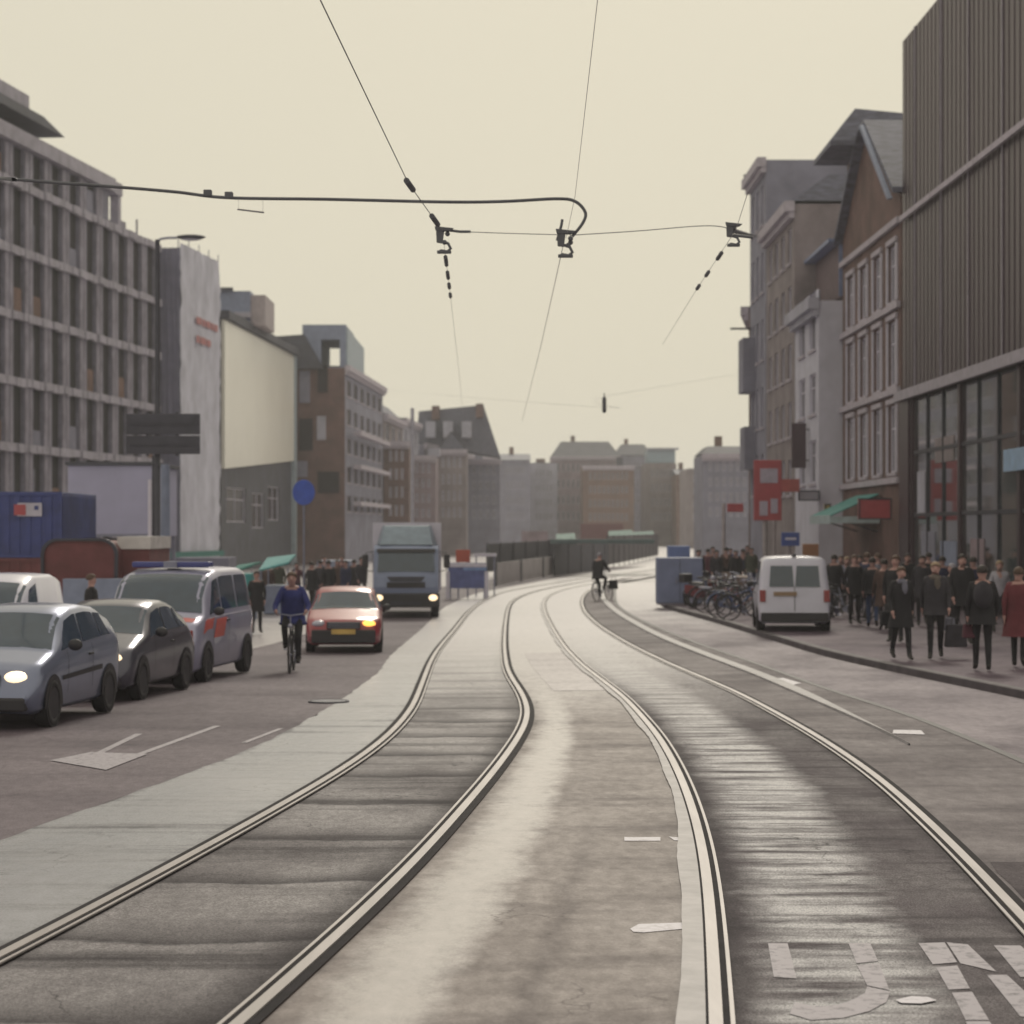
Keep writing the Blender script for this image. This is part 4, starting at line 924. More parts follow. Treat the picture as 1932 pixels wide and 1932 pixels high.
tface(-.93,.93,1.50,2.12,.015,'windscreen',M['carglass'],.04); tface(-.95,.95,2.12,2.24,.05,'sun_visor',M['blackpl'])
mb = MB(); mb.box(-.62,.62,-.055,-.032,.98,1.16); mb.build('grille', M['blackpl'], tr)
mb = MB(); mb.hexa([Vector(p) for p in ((-.5,-.02,1.18),(.5,-.02,1.18),(.5,.0,1.18),(-.5,.0,1.18),(-.62,-.0,1.34),(.62,-.0,1.34),(.62,.02,1.34),(-.62,.02,1.34))]); mb.build('badge_panel', M['darkmetal'], tr)
mb = MB(); mb.box(-w-.01,w+.01,-.12,.5,.34,.80); mb.build('bumper', M['blackpl'], tr, bevel=.04)
mb = MB(); mb.box(-.5,.5,-.135,-.122,.42,.53); mb.build('licence_plate', M['darkmetal'], tr)
for s_ in (1,-1):
    mb = MB(); mb.ell((s_*.88,-.11,.66), (.15,.06,.10)); mb.build('headlight', M['lampon'], tr, smooth=True)
    mb = MB(); mb.tube([(s_*1.06,.35,2.15),(s_*1.30,.1,2.12),(s_*1.32,.1,1.55),(s_*1.08,.3,1.5)], .018, 6); a_ = mb.build('mirror_arm', M['blackpl'], tr)
    mb = MB(); mb.box(s_*1.32-.10,s_*1.32+.10,.05,.14,1.62,2.06); mb.build('wing_mirror', M['blackpl'], tr, bevel=.03)
    mb = MB(); mb.box(s_*1.088-.004,s_*1.088+.004,.45,1.35,1.48,2.1); mb.build('side_window', M['carglass'], tr)
    for y in (.75, 4.6): wheel(tr, s_*1.06, y, .40, s_, w=.26)
mb = MB(); mb.box(-1.12,1.12,1.8,6.8,.85,3.08); bx = mb.build('box_body', boxm, tr, bevel=.03)
mb = MB(); mb.box(-1.135,1.135,1.78,1.86,.84,3.10); mb.build('front_frame', M['whitepaint'], bx)
mb = MB(); mb.hexa([Vector(p) for p in ((-.85,.55,2.37),(.85,.55,2.37),(1.0,1.76,2.37),(-1.0,1.76,2.37),(-.72,1.25,2.98),(.72,1.25,2.98),(.8,1.76,3.0),(-.8,1.76,3.0))]); mb.build('roof_deflector', mat('teal_grey_deflector', (.26,.33,.33,1), .4), tr)
mb = MB(); mb.box(-.95,.95,1.7,6.7,.55,.84); mb.build('chassis', M['darkmetal'], tr)
# ---- small white van seen from behind, right pavement
Lw = 3.9; Xw, dw = 6.90, 50.6
topw = [(-1.95,.45),(-1.9,.78),(-1.6,.95),(-1.1,1.05),(-.55,1.60),(-.3,1.74),(.1,1.79),(1.4,1.79),(1.72,1.76),(1.82,1.55),(1.90,1.05),(1.93,.75),(1.95,.45)]
beltw = [(-1.95,.5),(-1.6,.85),(-1.0,1.0),(0,1.02),(1.6,1.04),(1.86,1.02),(1.95,.6)]
zo = .13
wv, Bw = make_car('white_van', 'small white van parked on the right pavement, seen from behind', 'van', Xw, dw+Lw/2, R(3.5), Lw, 1.74, topw, beltw, white, (-1.05,-.38), None, [(-.80,.0,-.40,.05),(.1,1.0,.1,1.0),], ax=(-1.2,1.25), tum=.86, zoff=zo, lamp='lampoff', nose=.14, tail=.06)
# rebuild its heading: rear toward us
wv.rotation_euler = (0,0,R(0+3.5))
# rear details (rear is +Y in local; the van drives away, so turn it round)
wv.rotation_euler = (0,0,R(180-4.5))
def rf(za): return interp([(.45,1.95),(.75,1.93),(1.05,1.90),(1.55,1.82),(1.76,1.72)], za)
def rearpanel(nm, m, x0, x1, za, zb, ins=0, o_=.012):
    mb = MB(); mb.hexa([Vector(p) for p in ((x0,rf(za)-.03,za),(x1,rf(za)-.03,za),(x1,rf(za)+o_,za),(x0,rf(za)+o_,za),(x0+ins,rf(zb)-.03,zb),(x1-ins,rf(zb)-.03,zb),(x1-ins,rf(zb)+o_,zb),(x0+ins,rf(zb)+o_,zb))]); return mb.build(nm, m, wv)
rearpanel('rear_window', M['carglass'], -.60, -.015, 1.08, 1.58, .035, .02); rearpanel('rear_window', M['carglass'], .015, .60, 1.08, 1.58, .035, .02)
rearpanel('licence_plate', mat('old_brown_plate', (.30,.20,.10,1), .5), -.05, .50, .86, .96, 0, .035)
rearpanel('door_seam', M['blackpl'], -.006, .006, .5, 1.07, 0, .02)
rearpanel('bumper', M['blackpl'], -.80, .80, .24, .46, 0, .10)
for c_ in list(wv.children):
    if c_.name.startswith('tail_light'): bpy.data.objects.remove(c_)
for s_ in (1,-1): rearpanel('tail_light', M['tail'], s_*.76-.07, s_*.76+.07, .72, 1.0, 0, .03)
mb = MB(); mb.box(-.05,.05,1.6,1.72,1.80,1.86); mb.build('roof_aerial', M['darkmetal'], wv)

# ================================================================ BICYCLES, SCOOTERS
def make_bike(label, X, d, rz, zoff=0, col=None, name='bicycle', lean=0, group=None, basket=False):
    r = empty(name, (X, d, gz(X, d)+zoff), rz); r.rotation_euler = (R(0), R(lean), rz); tag(r, label, 'bicycle', group)
    fm = col or M['blackpl']; R_ = .34; wb = .54
    for y in (-wb, wb):
        mb = MB(); pts = [(0, y+R_*math.cos(2*math.pi*k/28), R_+R_*math.sin(2*math.pi*k/28)) for k in range(29)]; mb.tube(pts, .019, 6, cap=False); w_ = mb.build('wheel', M['tyre'], r, smooth=True)
        mb = MB()
        for k in range(12):
            a = 2*math.pi*k/12; mb.tube([(.02*(-1)**k, y, R_), (0, y+(R_-.02)*math.cos(a), R_+(R_-.02)*math.sin(a))], .0022, 4, cap=False)
        mb.tube([(-.04,y,R_),(.04,y,R_)], .02, 8); mb.build('spokes', M['greymetal'], w_)
        mb = MB(); pts = [(0, y+(R_+.035)*math.cos(a), R_+(R_+.035)*math.sin(a)) for a in [math.pi*(.05+.95*k/12) if y > 0 else math.pi*(.12+.75*k/12) for k in range(13)]]; mb.tube(pts, .016, 6); mb.build('mudguard', fm, r)
    mb = MB(); bb = (0,.10,.28); st = (0,.26,.78); hd_ = (0,-.36,.80); hl = (0,-.40,.66)
    mb.tube([bb,(0,.29,.86)], .016, 8); mb.tube([bb,hl], .018, 8); mb.tube([(0,.22,.62),hd_], .015, 8); mb.tube([hl,(0,-.33,.90)], .02, 8)
    for s_ in (-1,1): mb.tube([bb,(s_*.05,wb,R_)], .010, 6); mb.tube([(0,.24,.70),(s_*.05,wb,R_)], .009, 6); mb.tube([hl,(s_*.045,-wb,R_)], .011, 6)
    mb.build('frame', fm, r, smooth=True)
    mb = MB(); mb.tube([(0,-.33,.90),(0,-.32,1.04)], .014, 8); mb.tube([(-.28,-.14,1.06),(-.27,-.24,1.08),(-.12,-.33,1.06),(0,-.34,1.04),(.12,-.33,1.06),(.27,-.24,1.08),(.28,-.14,1.06)], .012, 8); mb.build('handlebar', M['greymetal'], r, smooth=True)
    mb = MB(); mb.ell((0,.33,.92), (.075,.13,.035)); mb.build('saddle', M['blackpl'], r, smooth=True)
    mb = MB(); mb.tube([(.06,.10,.28),(.08,.02,.16)], .009, 6); mb.tube([(-.06,.10,.28),(-.08,.18,.40)], .009, 6); mb.box(.07,.16,-.03,.06,.15,.17); mb.box(-.16,-.07,.13,.22,.39,.41); mb.lathe([(.001,.05),(.09,.05),(.09,.056),(.001,.056)], 16, Matrix.Translation((0,.10,.28)), 'x'); mb.build('crank', M['greymetal'], r)
    mb = MB(); 
    for s_ in (-.06,0,.06): mb.tube([(s_,.36,.76),(s_,.74,.76)], .007, 5)
    mb.tube([(.05,wb,R_),(.06,.60,.76)], .006, 5); mb.tube([(-.05,wb,R_),(-.06,.60,.76)], .006, 5); mb.build('rack', fm, r)
    mb = MB(); mb.ell((0,-.42,.86), (.045,.05,.045)); mb.build('lamp', M['lampoff'], r, smooth=True)
    if basket:
        mb = MB(); mb.hexa([Vector(p) for p in ((-.15,-.62,.86),(.15,-.62,.86),(.15,-.40,.86),(-.15,-.40,.86),(-.2,-.70,1.1),(.2,-.70,1.1),(.2,-.38,1.1),(-.2,-.38,1.1))]); mb.build('basket', mat('wicker_basket', (.25,.19,.13,1), .8), r)
    return r
def make_scooter(label, X, d, rz, col, zoff=.13, group=None):
    r = empty('motor_scooter', (X, d, gz(X, d)+zoff), rz); tag(r, label, 'scooter', group)
    for y in (-.62,.62):
        mb = MB(); mb.lathe([(.10,-.05),(.20,-.055),(.235,-.03),(.235,.03),(.20,.055),(.10,.05)], 22, Matrix.Translation((0,y,.235)), 'x'); w_ = mb.build('wheel', M['tyre'], r, smooth=True)
        mb = MB(); mb.lathe([(.001,-.04),(.11,-.045),(.11,.045),(.001,.04)], 14, Matrix.Translation((0,y,.235)), 'x'); mb.build('rim', M['rim'], w_)
    mb = MB(); mb.hexa([Vector(p) for p in ((-.16,.12,.30),(.16,.12,.30),(.14,.85,.45),(-.14,.85,.45),(-.15,.10,.68),(.15,.10,.68),(.11,.92,.74),(-.11,.92,.74))]); mb.build('rear_body', col, r, bevel=.05)
    mb = MB(); mb.box(-.15,.15,-.35,.2,.26,.33); mb.build('footboard', M['blackpl'], r, bevel=.02)
    mb = MB(); mb.hexa([Vector(p) for p in ((-.20,-.42,.28),(.20,-.42,.28),(.17,-.33,.28),(-.17,-.33,.28),(-.17,-.36,.92),(.17,-.36,.92),(.13,-.28,.92),(-.13,-.28,.92))]); mb.build('front_shield', col, r, bevel=.03)
    mb = MB(); mb.ell((0,-.62,.42), (.09,.28,.12)); mb.build('front_mudguard', col, r, smooth=True)
    mb = MB(); mb.ell((0,.42,.78), (.14,.38,.06)); mb.build('seat', M['blackpl'], r, smooth=True)
    mb = MB(); mb.tube([(0,-.55,.30),(0,-.36,.95)], .03, 8); mb.tube([(-.32,-.22,1.0),(-.1,-.34,.98),(.1,-.34,.98),(.32,-.22,1.0)], .02, 8); mb.build('handlebar', M['darkmetal'], r, smooth=True)
    mb = MB(); mb.ell((0,-.40,.96), (.10,.08,.09)); mb.build('headlight', M['lampoff'], r, smooth=True)
    for s_ in (1,-1):
        mb = MB(); mb.tube([(s_*.2,-.3,1.0),(s_*.27,-.32,1.18)], .008, 5); mb.ell((s_*.28,-.32,1.2), (.06,.015,.04)); mb.build('mirror', M['darkmetal'], r)
    mb = MB(); mb.box(-.18,.18,.80,1.1,.80,1.08); mb.build('top_box', M['blackpl'], r, bevel=.04)
    return r

# ================================================================ PEOPLE
CL = {}
def cloth(name, c, rough=.9): return mat('cloth_'+name, c, rough, var=.15, scale=6, bump=.3)
CB = cloth('black', (.018,.017,.019,1)); CD = cloth('charcoal', (.040,.037,.040,1)); CN = cloth('navy', (.028,.032,.065,1)); CBL = cloth('blue', (.035,.045,.16,1)); CJ = cloth('jeans', (.055,.085,.15,1))
CG = cloth('grey', (.20,.20,.21,1)); CR = cloth('dark_red', (.15,.032,.035,1)); CBR = cloth('brown', (.09,.055,.04,1)); CK = cloth('khaki', (.14,.12,.085,1)); CW = cloth('pale', (.42,.41,.38,1)); CGN = cloth('olive', (.06,.065,.04,1)); CPK = cloth('wine', (.10,.03,.04,1))
HD = mat('dark_hair', (.030,.022,.018,1), .7, bump=.3); HB = mat('brown_hair', (.10,.06,.035,1), .7, bump=.3); HG = mat('grey_hair', (.35,.33,.31,1), .7, bump=.3); HBL = mat('blond_hair', (.33,.24,.13,1), .7, bump=.3)
SHOE = mat('dark_shoe_leather', (.02,.017,.015,1), .5)
def lerp(a, b, t): return Vector(a)*(1-t)+Vector(b)*t
def person(label, X, d, rz, H=1.74, pose='walk', ph=1, top=None, legs=None, hair=None, coat=0, zoff=0, z=None, group=None, bulk=1.0, hood=None, backpack=None, scarf=None, skirt=None, name='person', cat='person', lean=0.0, lod=1):
    top = top or CB; legs = legs or CD; hair = hair or HD
    k = H/1.75
    J = dict(pel=(0,0,.95), ab=(0,-.01,1.12), ch=(0,0,1.32), nk=(0,.005,1.50), hdl=(0,-.015,1.58), hdc=(0,-.01,1.66), hdt=(0,-.0,1.715), nose=(0,-.105,1.625))
    st = .24*ph if pose == 'walk' else .03
    for s_, n in ((1,'r'),(-1,'l')):
        f = s_*(1 if ph >= 0 else 1)
        J['sh'+n] = (.175*s_,0,1.43); 
        if pose == 'walk':
            a = -st*s_; J['hip'+n] = (.09*s_,0,.90); J['kn'+n] = (.095*s_, a*.55-.04, .50); J['an'+n] = (.095*s_, a*1.05+(.05 if a > 0 else 0), .09+(.07 if a > .1 else 0)); J['toe'+n] = (.11*s_, a*1.05-.15, .035+(.0 if a <= .1 else .01))
            b = a*.8; J['el'+n] = (.235*s_, .03-b*.35, 1.15); J['wr'+n] = (.235*s_, -.05-b*.95, .92)
        elif pose == 'stand':
            J['hip'+n] = (.09*s_,0,.90); J['kn'+n] = (.10*s_,-.02,.50); J['an'+n] = (.11*s_,.01,.09); J['toe'+n] = (.13*s_,-.15,.035)
            J['el'+n] = (.25*s_,.04,1.15); J['wr'+n] = (.22*s_,-.06,.93)
        elif pose == 'bike':
            J['hip'+n] = (.10*s_,.30,.92); J['el'+n] = (.30*s_,.02,1.16); J['wr'+n] = (.27*s_,-.17,1.09)
            if s_ > 0: J['kn'+n] = (.12,-.05,.62); J['an'+n] = (.12,.02,.22); J['toe'+n] = (.12,-.13,.18)
            else: J['kn'+n] = (-.12,-.14,.80); J['an'+n] = (-.12,.14,.47); J['toe'+n] = (-.12,.0,.43)
    if pose == 'bike':
        J.update(pel=(0,.32,.98), ab=(0,.28,1.14), ch=(0,.16,1.34), nk=(0,.06,1.52), hdl=(0,.01,1.60), hdc=(0,.0,1.68), hdt=(0,.01,1.735), nose=(0,-.10,1.645))
        for s_, n in ((1,'r'),(-1,'l')): J['sh'+n] = (.18*s_,.11,1.45)
    v = []; rad = []; E_ = []; kind = []
    def add(p, r, par=None, kd='top'):
        v.append(Vector(p)); rad.append(r); kind.append(kd); i = len(v)-1
        if par is not None: E_.append((par, i))
        return i
    b_ = bulk
    pel = add(J['pel'], (.155*b_,.115*b_), None, 'leg'); ab = add(J['ab'], (.140*b_,.11*b_), pel); ch = add(J['ch'], (.165*b_,.12*b_), ab); nk = add(J['nk'], (.055,.06), ch, 'skin')
    hl_ = add(J['hdl'], (.060,.075), nk, 'skin'); hc = add(J['hdc'], (.082,.098), hl_, 'skin'); ht = add(J['hdt'], (.062,.075), hc, 'skin')
    add(J['nose'], (.014,.014), hc, 'skin')
    for s_, n in ((1,'r'),(-1,'l')):
        add(Vector(J['hdc'])+Vector((.088*s_,.01,-.02)), (.012,.02), hc, 'skin')
        h = add(J['hip'+n], (.090*b_,.095*b_), pel, 'leg'); kn = add(J['kn'+n], (.062,.064), h, 'leg'); cf = add(lerp(J['kn'+n], J['an'+n], .35)+Vector((0,.012,0)), (.058,.062), kn, 'leg'); an = add(J['an'+n], (.040,.043), cf, 'leg'); 
        hl2 = add(Vector(J['an'+n])+Vector((0,.035,-.035)), (.036,.036), an, 'shoe'); bl = add(lerp(J['an'+n], J['toe'+n], .6)+Vector((0,0,-.01)), (.045,.034), an, 'shoe'); add(J['toe'+n], (.036,.024), bl, 'shoe')
        sh = add(J['sh'+n], (.070*b_,.070*b_), ch); el = add(J['el'+n], (.050*b_,.050*b_), sh); wr = add(J['wr'+n], (.036,.036), el)
        dr = (Vector(J['wr'+n])-Vector(J['el'+n])).normalized(); sd_ = Vector((0,-1,0)); sd_ = (sd_-dr*sd_.dot(dr)).normalized(); nm_ = dr.cross(sd_)
        W_ = Vector(J['wr'+n]); palm = add(W_+dr*.055, (.024,.036), wr, 'skin')
        for q, (o1, ln) in enumerate(((-.028,.060),(-.010,.072),(.010,.068),(.027,.052))):
            k1 = add(W_+dr*.10+sd_*(-o1), (.0095,.0095), palm, 'skin'); curl = Vector((-s_*.014,0,0))
            add(W_+dr*(.10+ln*.9)+sd_*(-o1)+curl, (.0085,.0085), k1, 'skin')
        t1 = add(W_+dr*.06+sd_*.045, (.011,.011), palm, 'skin'); add(W_+dr*.095+sd_*.058, (.009,.009), t1, 'skin')
    me = bpy.data.meshes.new('body'); me.from_pydata([tuple(p*k) for p in v], E_, [])
    o = bpy.data.objects.new('tmp', me); COL.objects.link(o)
    sk = o.modifiers.new('skin', 'SKIN'); sk.use_smooth_shade = True
    for i, r_ in enumerate(rad): me.skin_vertices[0].data[i].radius = (r_[0]*k, r_[1]*k)
    me.skin_vertices[0].data[0].use_root = True
    sb = o.modifiers.new('sub', 'SUBSURF'); sb.levels = 1; sb.render_levels = 1
    dg = bpy.context.evaluated_depsgraph_get(); dg.update(); nm = bpy.data.meshes.new_from_object(o.evaluated_get(dg)); bpy.data.objects.remove(o)
    nm.materials.clear()
    for m_ in (top, legs, M['skin'], SHOE): nm.materials.append(m_)
    ki = {'top':0,'leg':1,'skin':2,'shoe':3}
    segs = [(v[a]*k, v[c]*k, ki[kind[c]]) for a, c in E_]
    A = np.array([s_[0] for s_ in segs]); Bq = np.array([s_[1] for s_ in segs]); KI = [s_[2] for s_ in segs]
    D = Bq-A; DD = (D*D).sum(1)+1e-9
    mi = []
    for p in nm.polygons:
        c = np.array(p.center); t = np.clip(((c-A)*D).sum(1)/DD, 0, 1); q = A+D*t[:,None]; mi.append(KI[int(np.argmin(((q-c)**2).sum(1)))])
    nm.polygons.foreach_set('material_index', mi); nm.polygons.foreach_set('use_smooth', [True]*len(mi))
    zz = (gz(X, d)+zoff) if z is None else z
    o = bpy.data.objects.new(name, nm); COL.objects.link(o); o.location = (X, d, zz); o.rotation_euler = (0, R(lean), rz); tag(o, label, cat, group)
    K = lambda p: tuple(Vector(p)*k)
    # hair cap
    c = Vector(J['hdc']); mb = MB(); rows = []
    for i in range(7):
        th = math.pi*.62*i/6; row = []
        for j in range(16):
            a = 2*math.pi*j/16; fr = max(0, -math.sin(a)); cut = 1-.42*fr*(i/6)
            row.append(K(c+Vector((.094*math.sin(th*cut)*math.cos(a), .012+.112*math.sin(th*cut)*math.sin(a), .012+.098*math.cos(th*cut)))))
        rows.append(row)
    mb.grid(rows, closed=True); mb.build('hair', hood or hair, o, smooth=True)
    for s_ in (1,-1):
        mb = MB(); mb.ell(K(Vector(J['nose'])+Vector((.032*s_,.014,.030))), (.013*k,.008*k,.007*k), 8, 4); mb.build('eye', M['blackpl'], o)
    mb = MB(); mb.ell(K(Vector(J['nose'])+Vector((0,.010,-.040))), (.024*k,.008*k,.006*k), 8, 4); mb.build('mouth', mat('lips', (.30,.12,.10,1), .6), o)
    if coat:
        chv = Vector(J['ch']); pv = Vector(J['pel']); rows = []
        lv = [(1.46,.11,.09,1.4),(1.42,.185,.125,1.36),(1.30,.20,.145,1.3),(1.12,.185,.14,1.12),(.98,.195,.145,.98),(.82,.215,.165,.9)]
        z = .70
        while z > coat: lv.append((z,.225+(.82-z)*.08,.18+(.82-z)*.12,.9)); z -= .12
        lv.append((coat,.235+(.82-coat)*.09,.19+(.82-coat)*.12,.9))
        for (z, rx, ry, _) in lv:
            yo = 0 if pose != 'bike' else interp([(.8,.30),(1.0,.30),(1.46,.10)], z)
            rows.append([K((b_*rx*math.cos(2*math.pi*j/20)*(1+.03*math.sin(j*2.3+z*9)), yo+b_*ry*math.sin(2*math.pi*j/20), z)) for j in range(20)])
        mb = MB(); mb.grid(rows, closed=True, flip=True); mb.build('coat', top, o, smooth=True)
    if scarf:
        mb = MB(); mb.ell(K(Vector(J['nk'])+Vector((0,-.02,-.03))), (.115*k,.115*k,.065*k)); mb.ell(K(Vector(J['nk'])+Vector((.03,-.13,-.14))), (.06*k,.035*k,.13*k)); mb.build('scarf', scarf, o, smooth=True)
    if backpack:
        mb = MB(); mb.ell(K(Vector(J['ch'])+Vector((0,.20,-.04))), (.16*k,.11*k,.23*k), 14, 10); mb.build('backpack', backpack, o, smooth=True)
    return o
def bag(label, X, d, z, m, w=.36, h=.34, name='shopping_bag'):
    r = empty(name, (X, d, z)); mb = MB(); mb.hexa([Vector(p) for p in ((-w/2,-.08,0),(w/2,-.08,0),(w/2,.08,0),(-w/2,.08,0),(-w*.42,-.04,h),(w*.42,-.04,h),(w*.42,.04,h),(-w*.42,.04,h))]); mb.build('bag_body', m, r, bevel=.03)
    mb = MB(); mb.tube([(-w*.2,0,h-.01),(-w*.15,0,h+.12),(w*.15,0,h+.12),(w*.2,0,h-.01)], .009, 6); mb.build('handle', M['blackpl'], r); tag(r, label, 'bag'); return r
def Pr_(x, y): # point on the raised right pavement
    X, d = x, y
    z = .13; d = 10; X = 0
    for _ in range(40):
        d = (CZ-z)*F/(y-Y0); X = (x-CX)*d/F; z = gz(X, d)+.13
    return X, d
def ped(x, y, label, **k):
    X, d = Pr_(x, y); return person(label, X, d, k.pop('rz', R(180*random.choice([0,0,1])+random.uniform(-20,20))), zoff=.13, **k)
# right pavement
p1_ = ped(1700, 1245, 'person in a black knee length coat with pale grey scarf walking toward us', rz=R(8), H=1.70, top=CB, legs=CB, coat=.62, scarf=CG, hair=HB, ph=.8)
p2_ = ped(1765, 1243, 'person in dark jacket and khaki top carrying shopping bags beside the scarf wearer', rz=R(-10), H=1.78, top=CD, legs=CB, coat=.80, scarf=CK, hair=HBL, ph=-1, bulk=1.05)
p3_ = ped(1853, 1266, 'person in dark jacket with bulky backpack walking away, nearest on the right pavement', rz=R(172), H=1.76, top=CB, legs=CB, coat=.78, backpack=CD, ph=.35, bulk=1.1, hair=HD)
p4_ = ped(1922, 1260, 'person in a long dark red coat at the right edge', rz=R(160), H=1.72, top=CR, legs=CB, coat=.55, ph=.8, bulk=1.15, hair=HB)
p5_ = ped(1646, 1184, 'person in black top and blue jeans further back on the right pavement', rz=R(170), H=1.74, top=CB, legs=CJ, coat=.85, ph=.5)
ped(1815, 1215, 'tall person in black behind the backpack wearer', H=1.88, top=CB, legs=CB, coat=.75, bulk=1.15, ph=.7)
ped(1668, 1190, 'person in dark brown coat beside the blue jeans', H=1.72, top=CBR, legs=CD, coat=.6, ph=-.8, hair=HD)
ped(1574, 1165, 'person in black coat just right of the small white van', H=1.76, top=CB, legs=CD, coat=.7, ph=.8)
ped(1598, 1160, 'person in pale jacket by the green awning', H=1.68, top=CG, legs=CD, ph=.9, hair=HBL)
ped(1622, 1158, 'person in wine coloured coat under the green awning', H=1.7, top=CPK, legs=CB, coat=.7, ph=.7)
ped(1740, 1180, 'person in charcoal coat in front of the glazed shopfront', H=1.78, top=CD, legs=CB, coat=.7, ph=-.8)
ped(1778, 1176, 'person in navy jacket near the glazed shopfront', H=1.75, top=CN, legs=CB, coat=.8, ph=.9)
ped(1886, 1195, 'person in pale top close to the shopfront glass', H=1.70, top=CW, legs=CD, ph=.8, hair=HBL)
ped(1712, 1168, 'person in black by the dark corner pier', H=1.80, top=CB, legs=CB, coat=.8, ph=.6)
ped(1836, 1186, 'person in dark navy coat behind the tall person', H=1.76, top=CN, legs=CB, coat=.7, ph=.6)
X, d = Pr_(1800, 1243); zb_ = gz(X, d)+.13
bag('dark grey shopping bag hanging at the right of the khaki topped person', X+.02, d-.05, zb_+.22, CD, .42, .42)
bag('pale shopping bag held beside the khaki topped person', X-.04, d+.18, zb_+.50, CG, .20, .26)
X, d = Pr_(1672, 1243); bag('black shoulder bag at the left side of the scarf wearer', X+.03, d, gz(X, d)+.13+.62, CB, .30, .26, 'shoulder_bag')
X, d = Pr_(1830, 1266); bag('wine red handbag beside the backpack wearer', X, d+.1, gz(X, d)+.13+.55, CPK, .22, .24, 'handbag')
# crowd by the parked bicycles on the right
names = [('black anorak',CB),('charcoal coat',CD),('brown jacket',CBR),('navy coat',CN),('wine red jacket',CPK),('olive parka',CGN),('grey coat',CG),('blue jacket',CBL)]
spots = [(1318,1128,0,'nearest the grey blue cabinet'),(1336,1120,4,'behind the scooters'),(1352,1126,1,'among the parked bicycles'),(1370,1118,2,'behind the parked bicycles'),(1388,1124,0,'left of the small white van'),(1402,1117,3,'by the pole of the red and white sign'),(1345,1112,6,'far back behind the bicycles'),(1418,1120,5,'close to the van and the sign pole'),(1378,1110,7,'under the small red flag'),(1410,1108,1,'far back by the tan house wall')]
for x, y, ci, where in spots:
    ped(x, y, 'person in %s %s' % (names[ci][0], where), H=random.uniform(1.66,1.82), top=names[ci][1], legs=random.choice([CB,CD,CJ]), coat=random.choice([0,.7,.8]), ph=random.choice([-.8,.7,.9]), group='crowd on the right pavement by the bicycles')
for x, y, top_, lab, ps in ((1690,1212,CB,'person in black standing just behind the scarf wearer','stand'),(1796,1200,CB,'short person in black left of the tall person','stand'),(1636,1172,CN,'person in navy coat behind the blue jeans','walk'),(1612,1178,CB,'person in black right of the parked bicycles','stand'),(1656,1162,CG,'person in grey coat far back at the brick house','walk'),(1752,1160,CB,'person in black deep under the glazed shopfront','stand'),(1586,1150,CPK,'person in wine coat far behind the small white van','walk')):
    ped(x, y, lab, H=random.uniform(1.60,1.86), top=top_, legs=random.choice([CB,CD,CJ]), coat=random.choice([0,.6,.75,.85]), pose=ps, ph=random.choice([-1,.6,1,.9]), bulk=random.uniform(.95,1.15), rz=R(random.uniform(0,360)), hair=random.choice([HD,HB,HG,HBL]))
# left side people
def lped(x, y, label, **k):
    X, d = P(x, y); return person(label, X, d, k.pop('rz', R(random.uniform(-30,30)+random.choice([0,180]))), **k)
lped(484, 1195, 'person in long black coat standing between the police van and the cyclist', H=1.68, top=CB, legs=CB, coat=.62, pose='stand', rz=R(20))
Xl, dl = xd(172, 44), 44.0
person('person in black jacket whose head and shoulders show above the dark silver car', Xl, dl, R(100), H=1.74, top=CB, legs=CD, hair=HB, coat=.8, ph=.8)
lsp = [(588,1150,0,'left of the red car'),(604,1143,1,'between the cyclist and the truck'),(620,1148,0,'behind the red car roof'),(636,1140,2,'behind the roof of the red car on the right'),(652,1146,3,'just left of the truck'),(668,1138,0,'beside the truck cab'),(682,1142,1,'touching the left edge of the truck'),(560,1150,4,'behind the shoulder of the cyclist'),(505,1152,2,'under the turquoise stall roof'),(526,1146,5,'at the turquoise market stall'),(612,1126,6,'farthest back behind the red car'),(645,1124,4,'farthest back left of the truck')]
for x, y, ci, where in lsp:
    lped(x, y, 'person in %s %s' % (names[ci][0], where), H=random.uniform(1.66,1.84), top=names[ci][1], legs=random.choice([CB,CD]), coat=random.choice([0,.7,.8]), ph=random.choice([-.8,.8,.6]), group='crowd on the left side of the street')
# cyclists
Xc, dc = P(545, 1270); dc += .5
make_bike('black bicycle ridden by the person in the blue jacket', Xc, dc, R(2), lean=0)
person('cyclist in a blue jacket with dark shoulder strap riding toward us', Xc, dc, R(2), H=1.80, pose='bike', top=CBL, legs=CB, hair=HB, coat=.86, bulk=1.12)
Xc, dc = 3.42, 79.5
make_bike('far bicycle crossing the tram tracks near the bend', Xc, dc, R(152), lean=5)
person('distant person in black riding a bicycle across the tracks near the bend', Xc, dc, R(152), H=1.78, pose='bike', top=CB, legs=CB, hair=HG, coat=.85, bulk=1.1, lean=5)
bag('dark pannier bag on the far bicycle', Xc+.35, dc-.55, gz(Xc, dc)+.45, CB, .36, .34, 'pannier_bag')
# parked bicycles and scooters
colb = [M['blackpl'], mat('blue_bike_paint', (.05,.10,.22,1), .4), mat('red_bike_paint', (.25,.05,.05,1), .4), M['greymetal'], mat('green_bike_paint', (.05,.14,.09,1), .4)]
bsp = [(1352,1150,70,0,'black bicycle at the left end of the parked row'),(1366,1156,85,3,'grey bicycle second in the parked row'),(1380,1160,60,0,'black bicycle with lowered front beside the grey one'),(1394,1166,100,1,'blue bicycle in the parked row'),(1406,1160,75,2,'red bicycle left of the small white van'),(1412,1170,95,0,'black bicycle nearest the left flank of the small white van'),(1372,1144,110,4,'green bicycle at the back of the parked row'),(1398,1146,65,0,'black bicycle at the back near the sign pole'),(1340,1143,80,3,'grey bicycle behind the scooters'),(1586,1172,95,0,'black bicycle parked right of the small white van'),(1600,1166,70,3,'grey bicycle leaning near the green awning')]
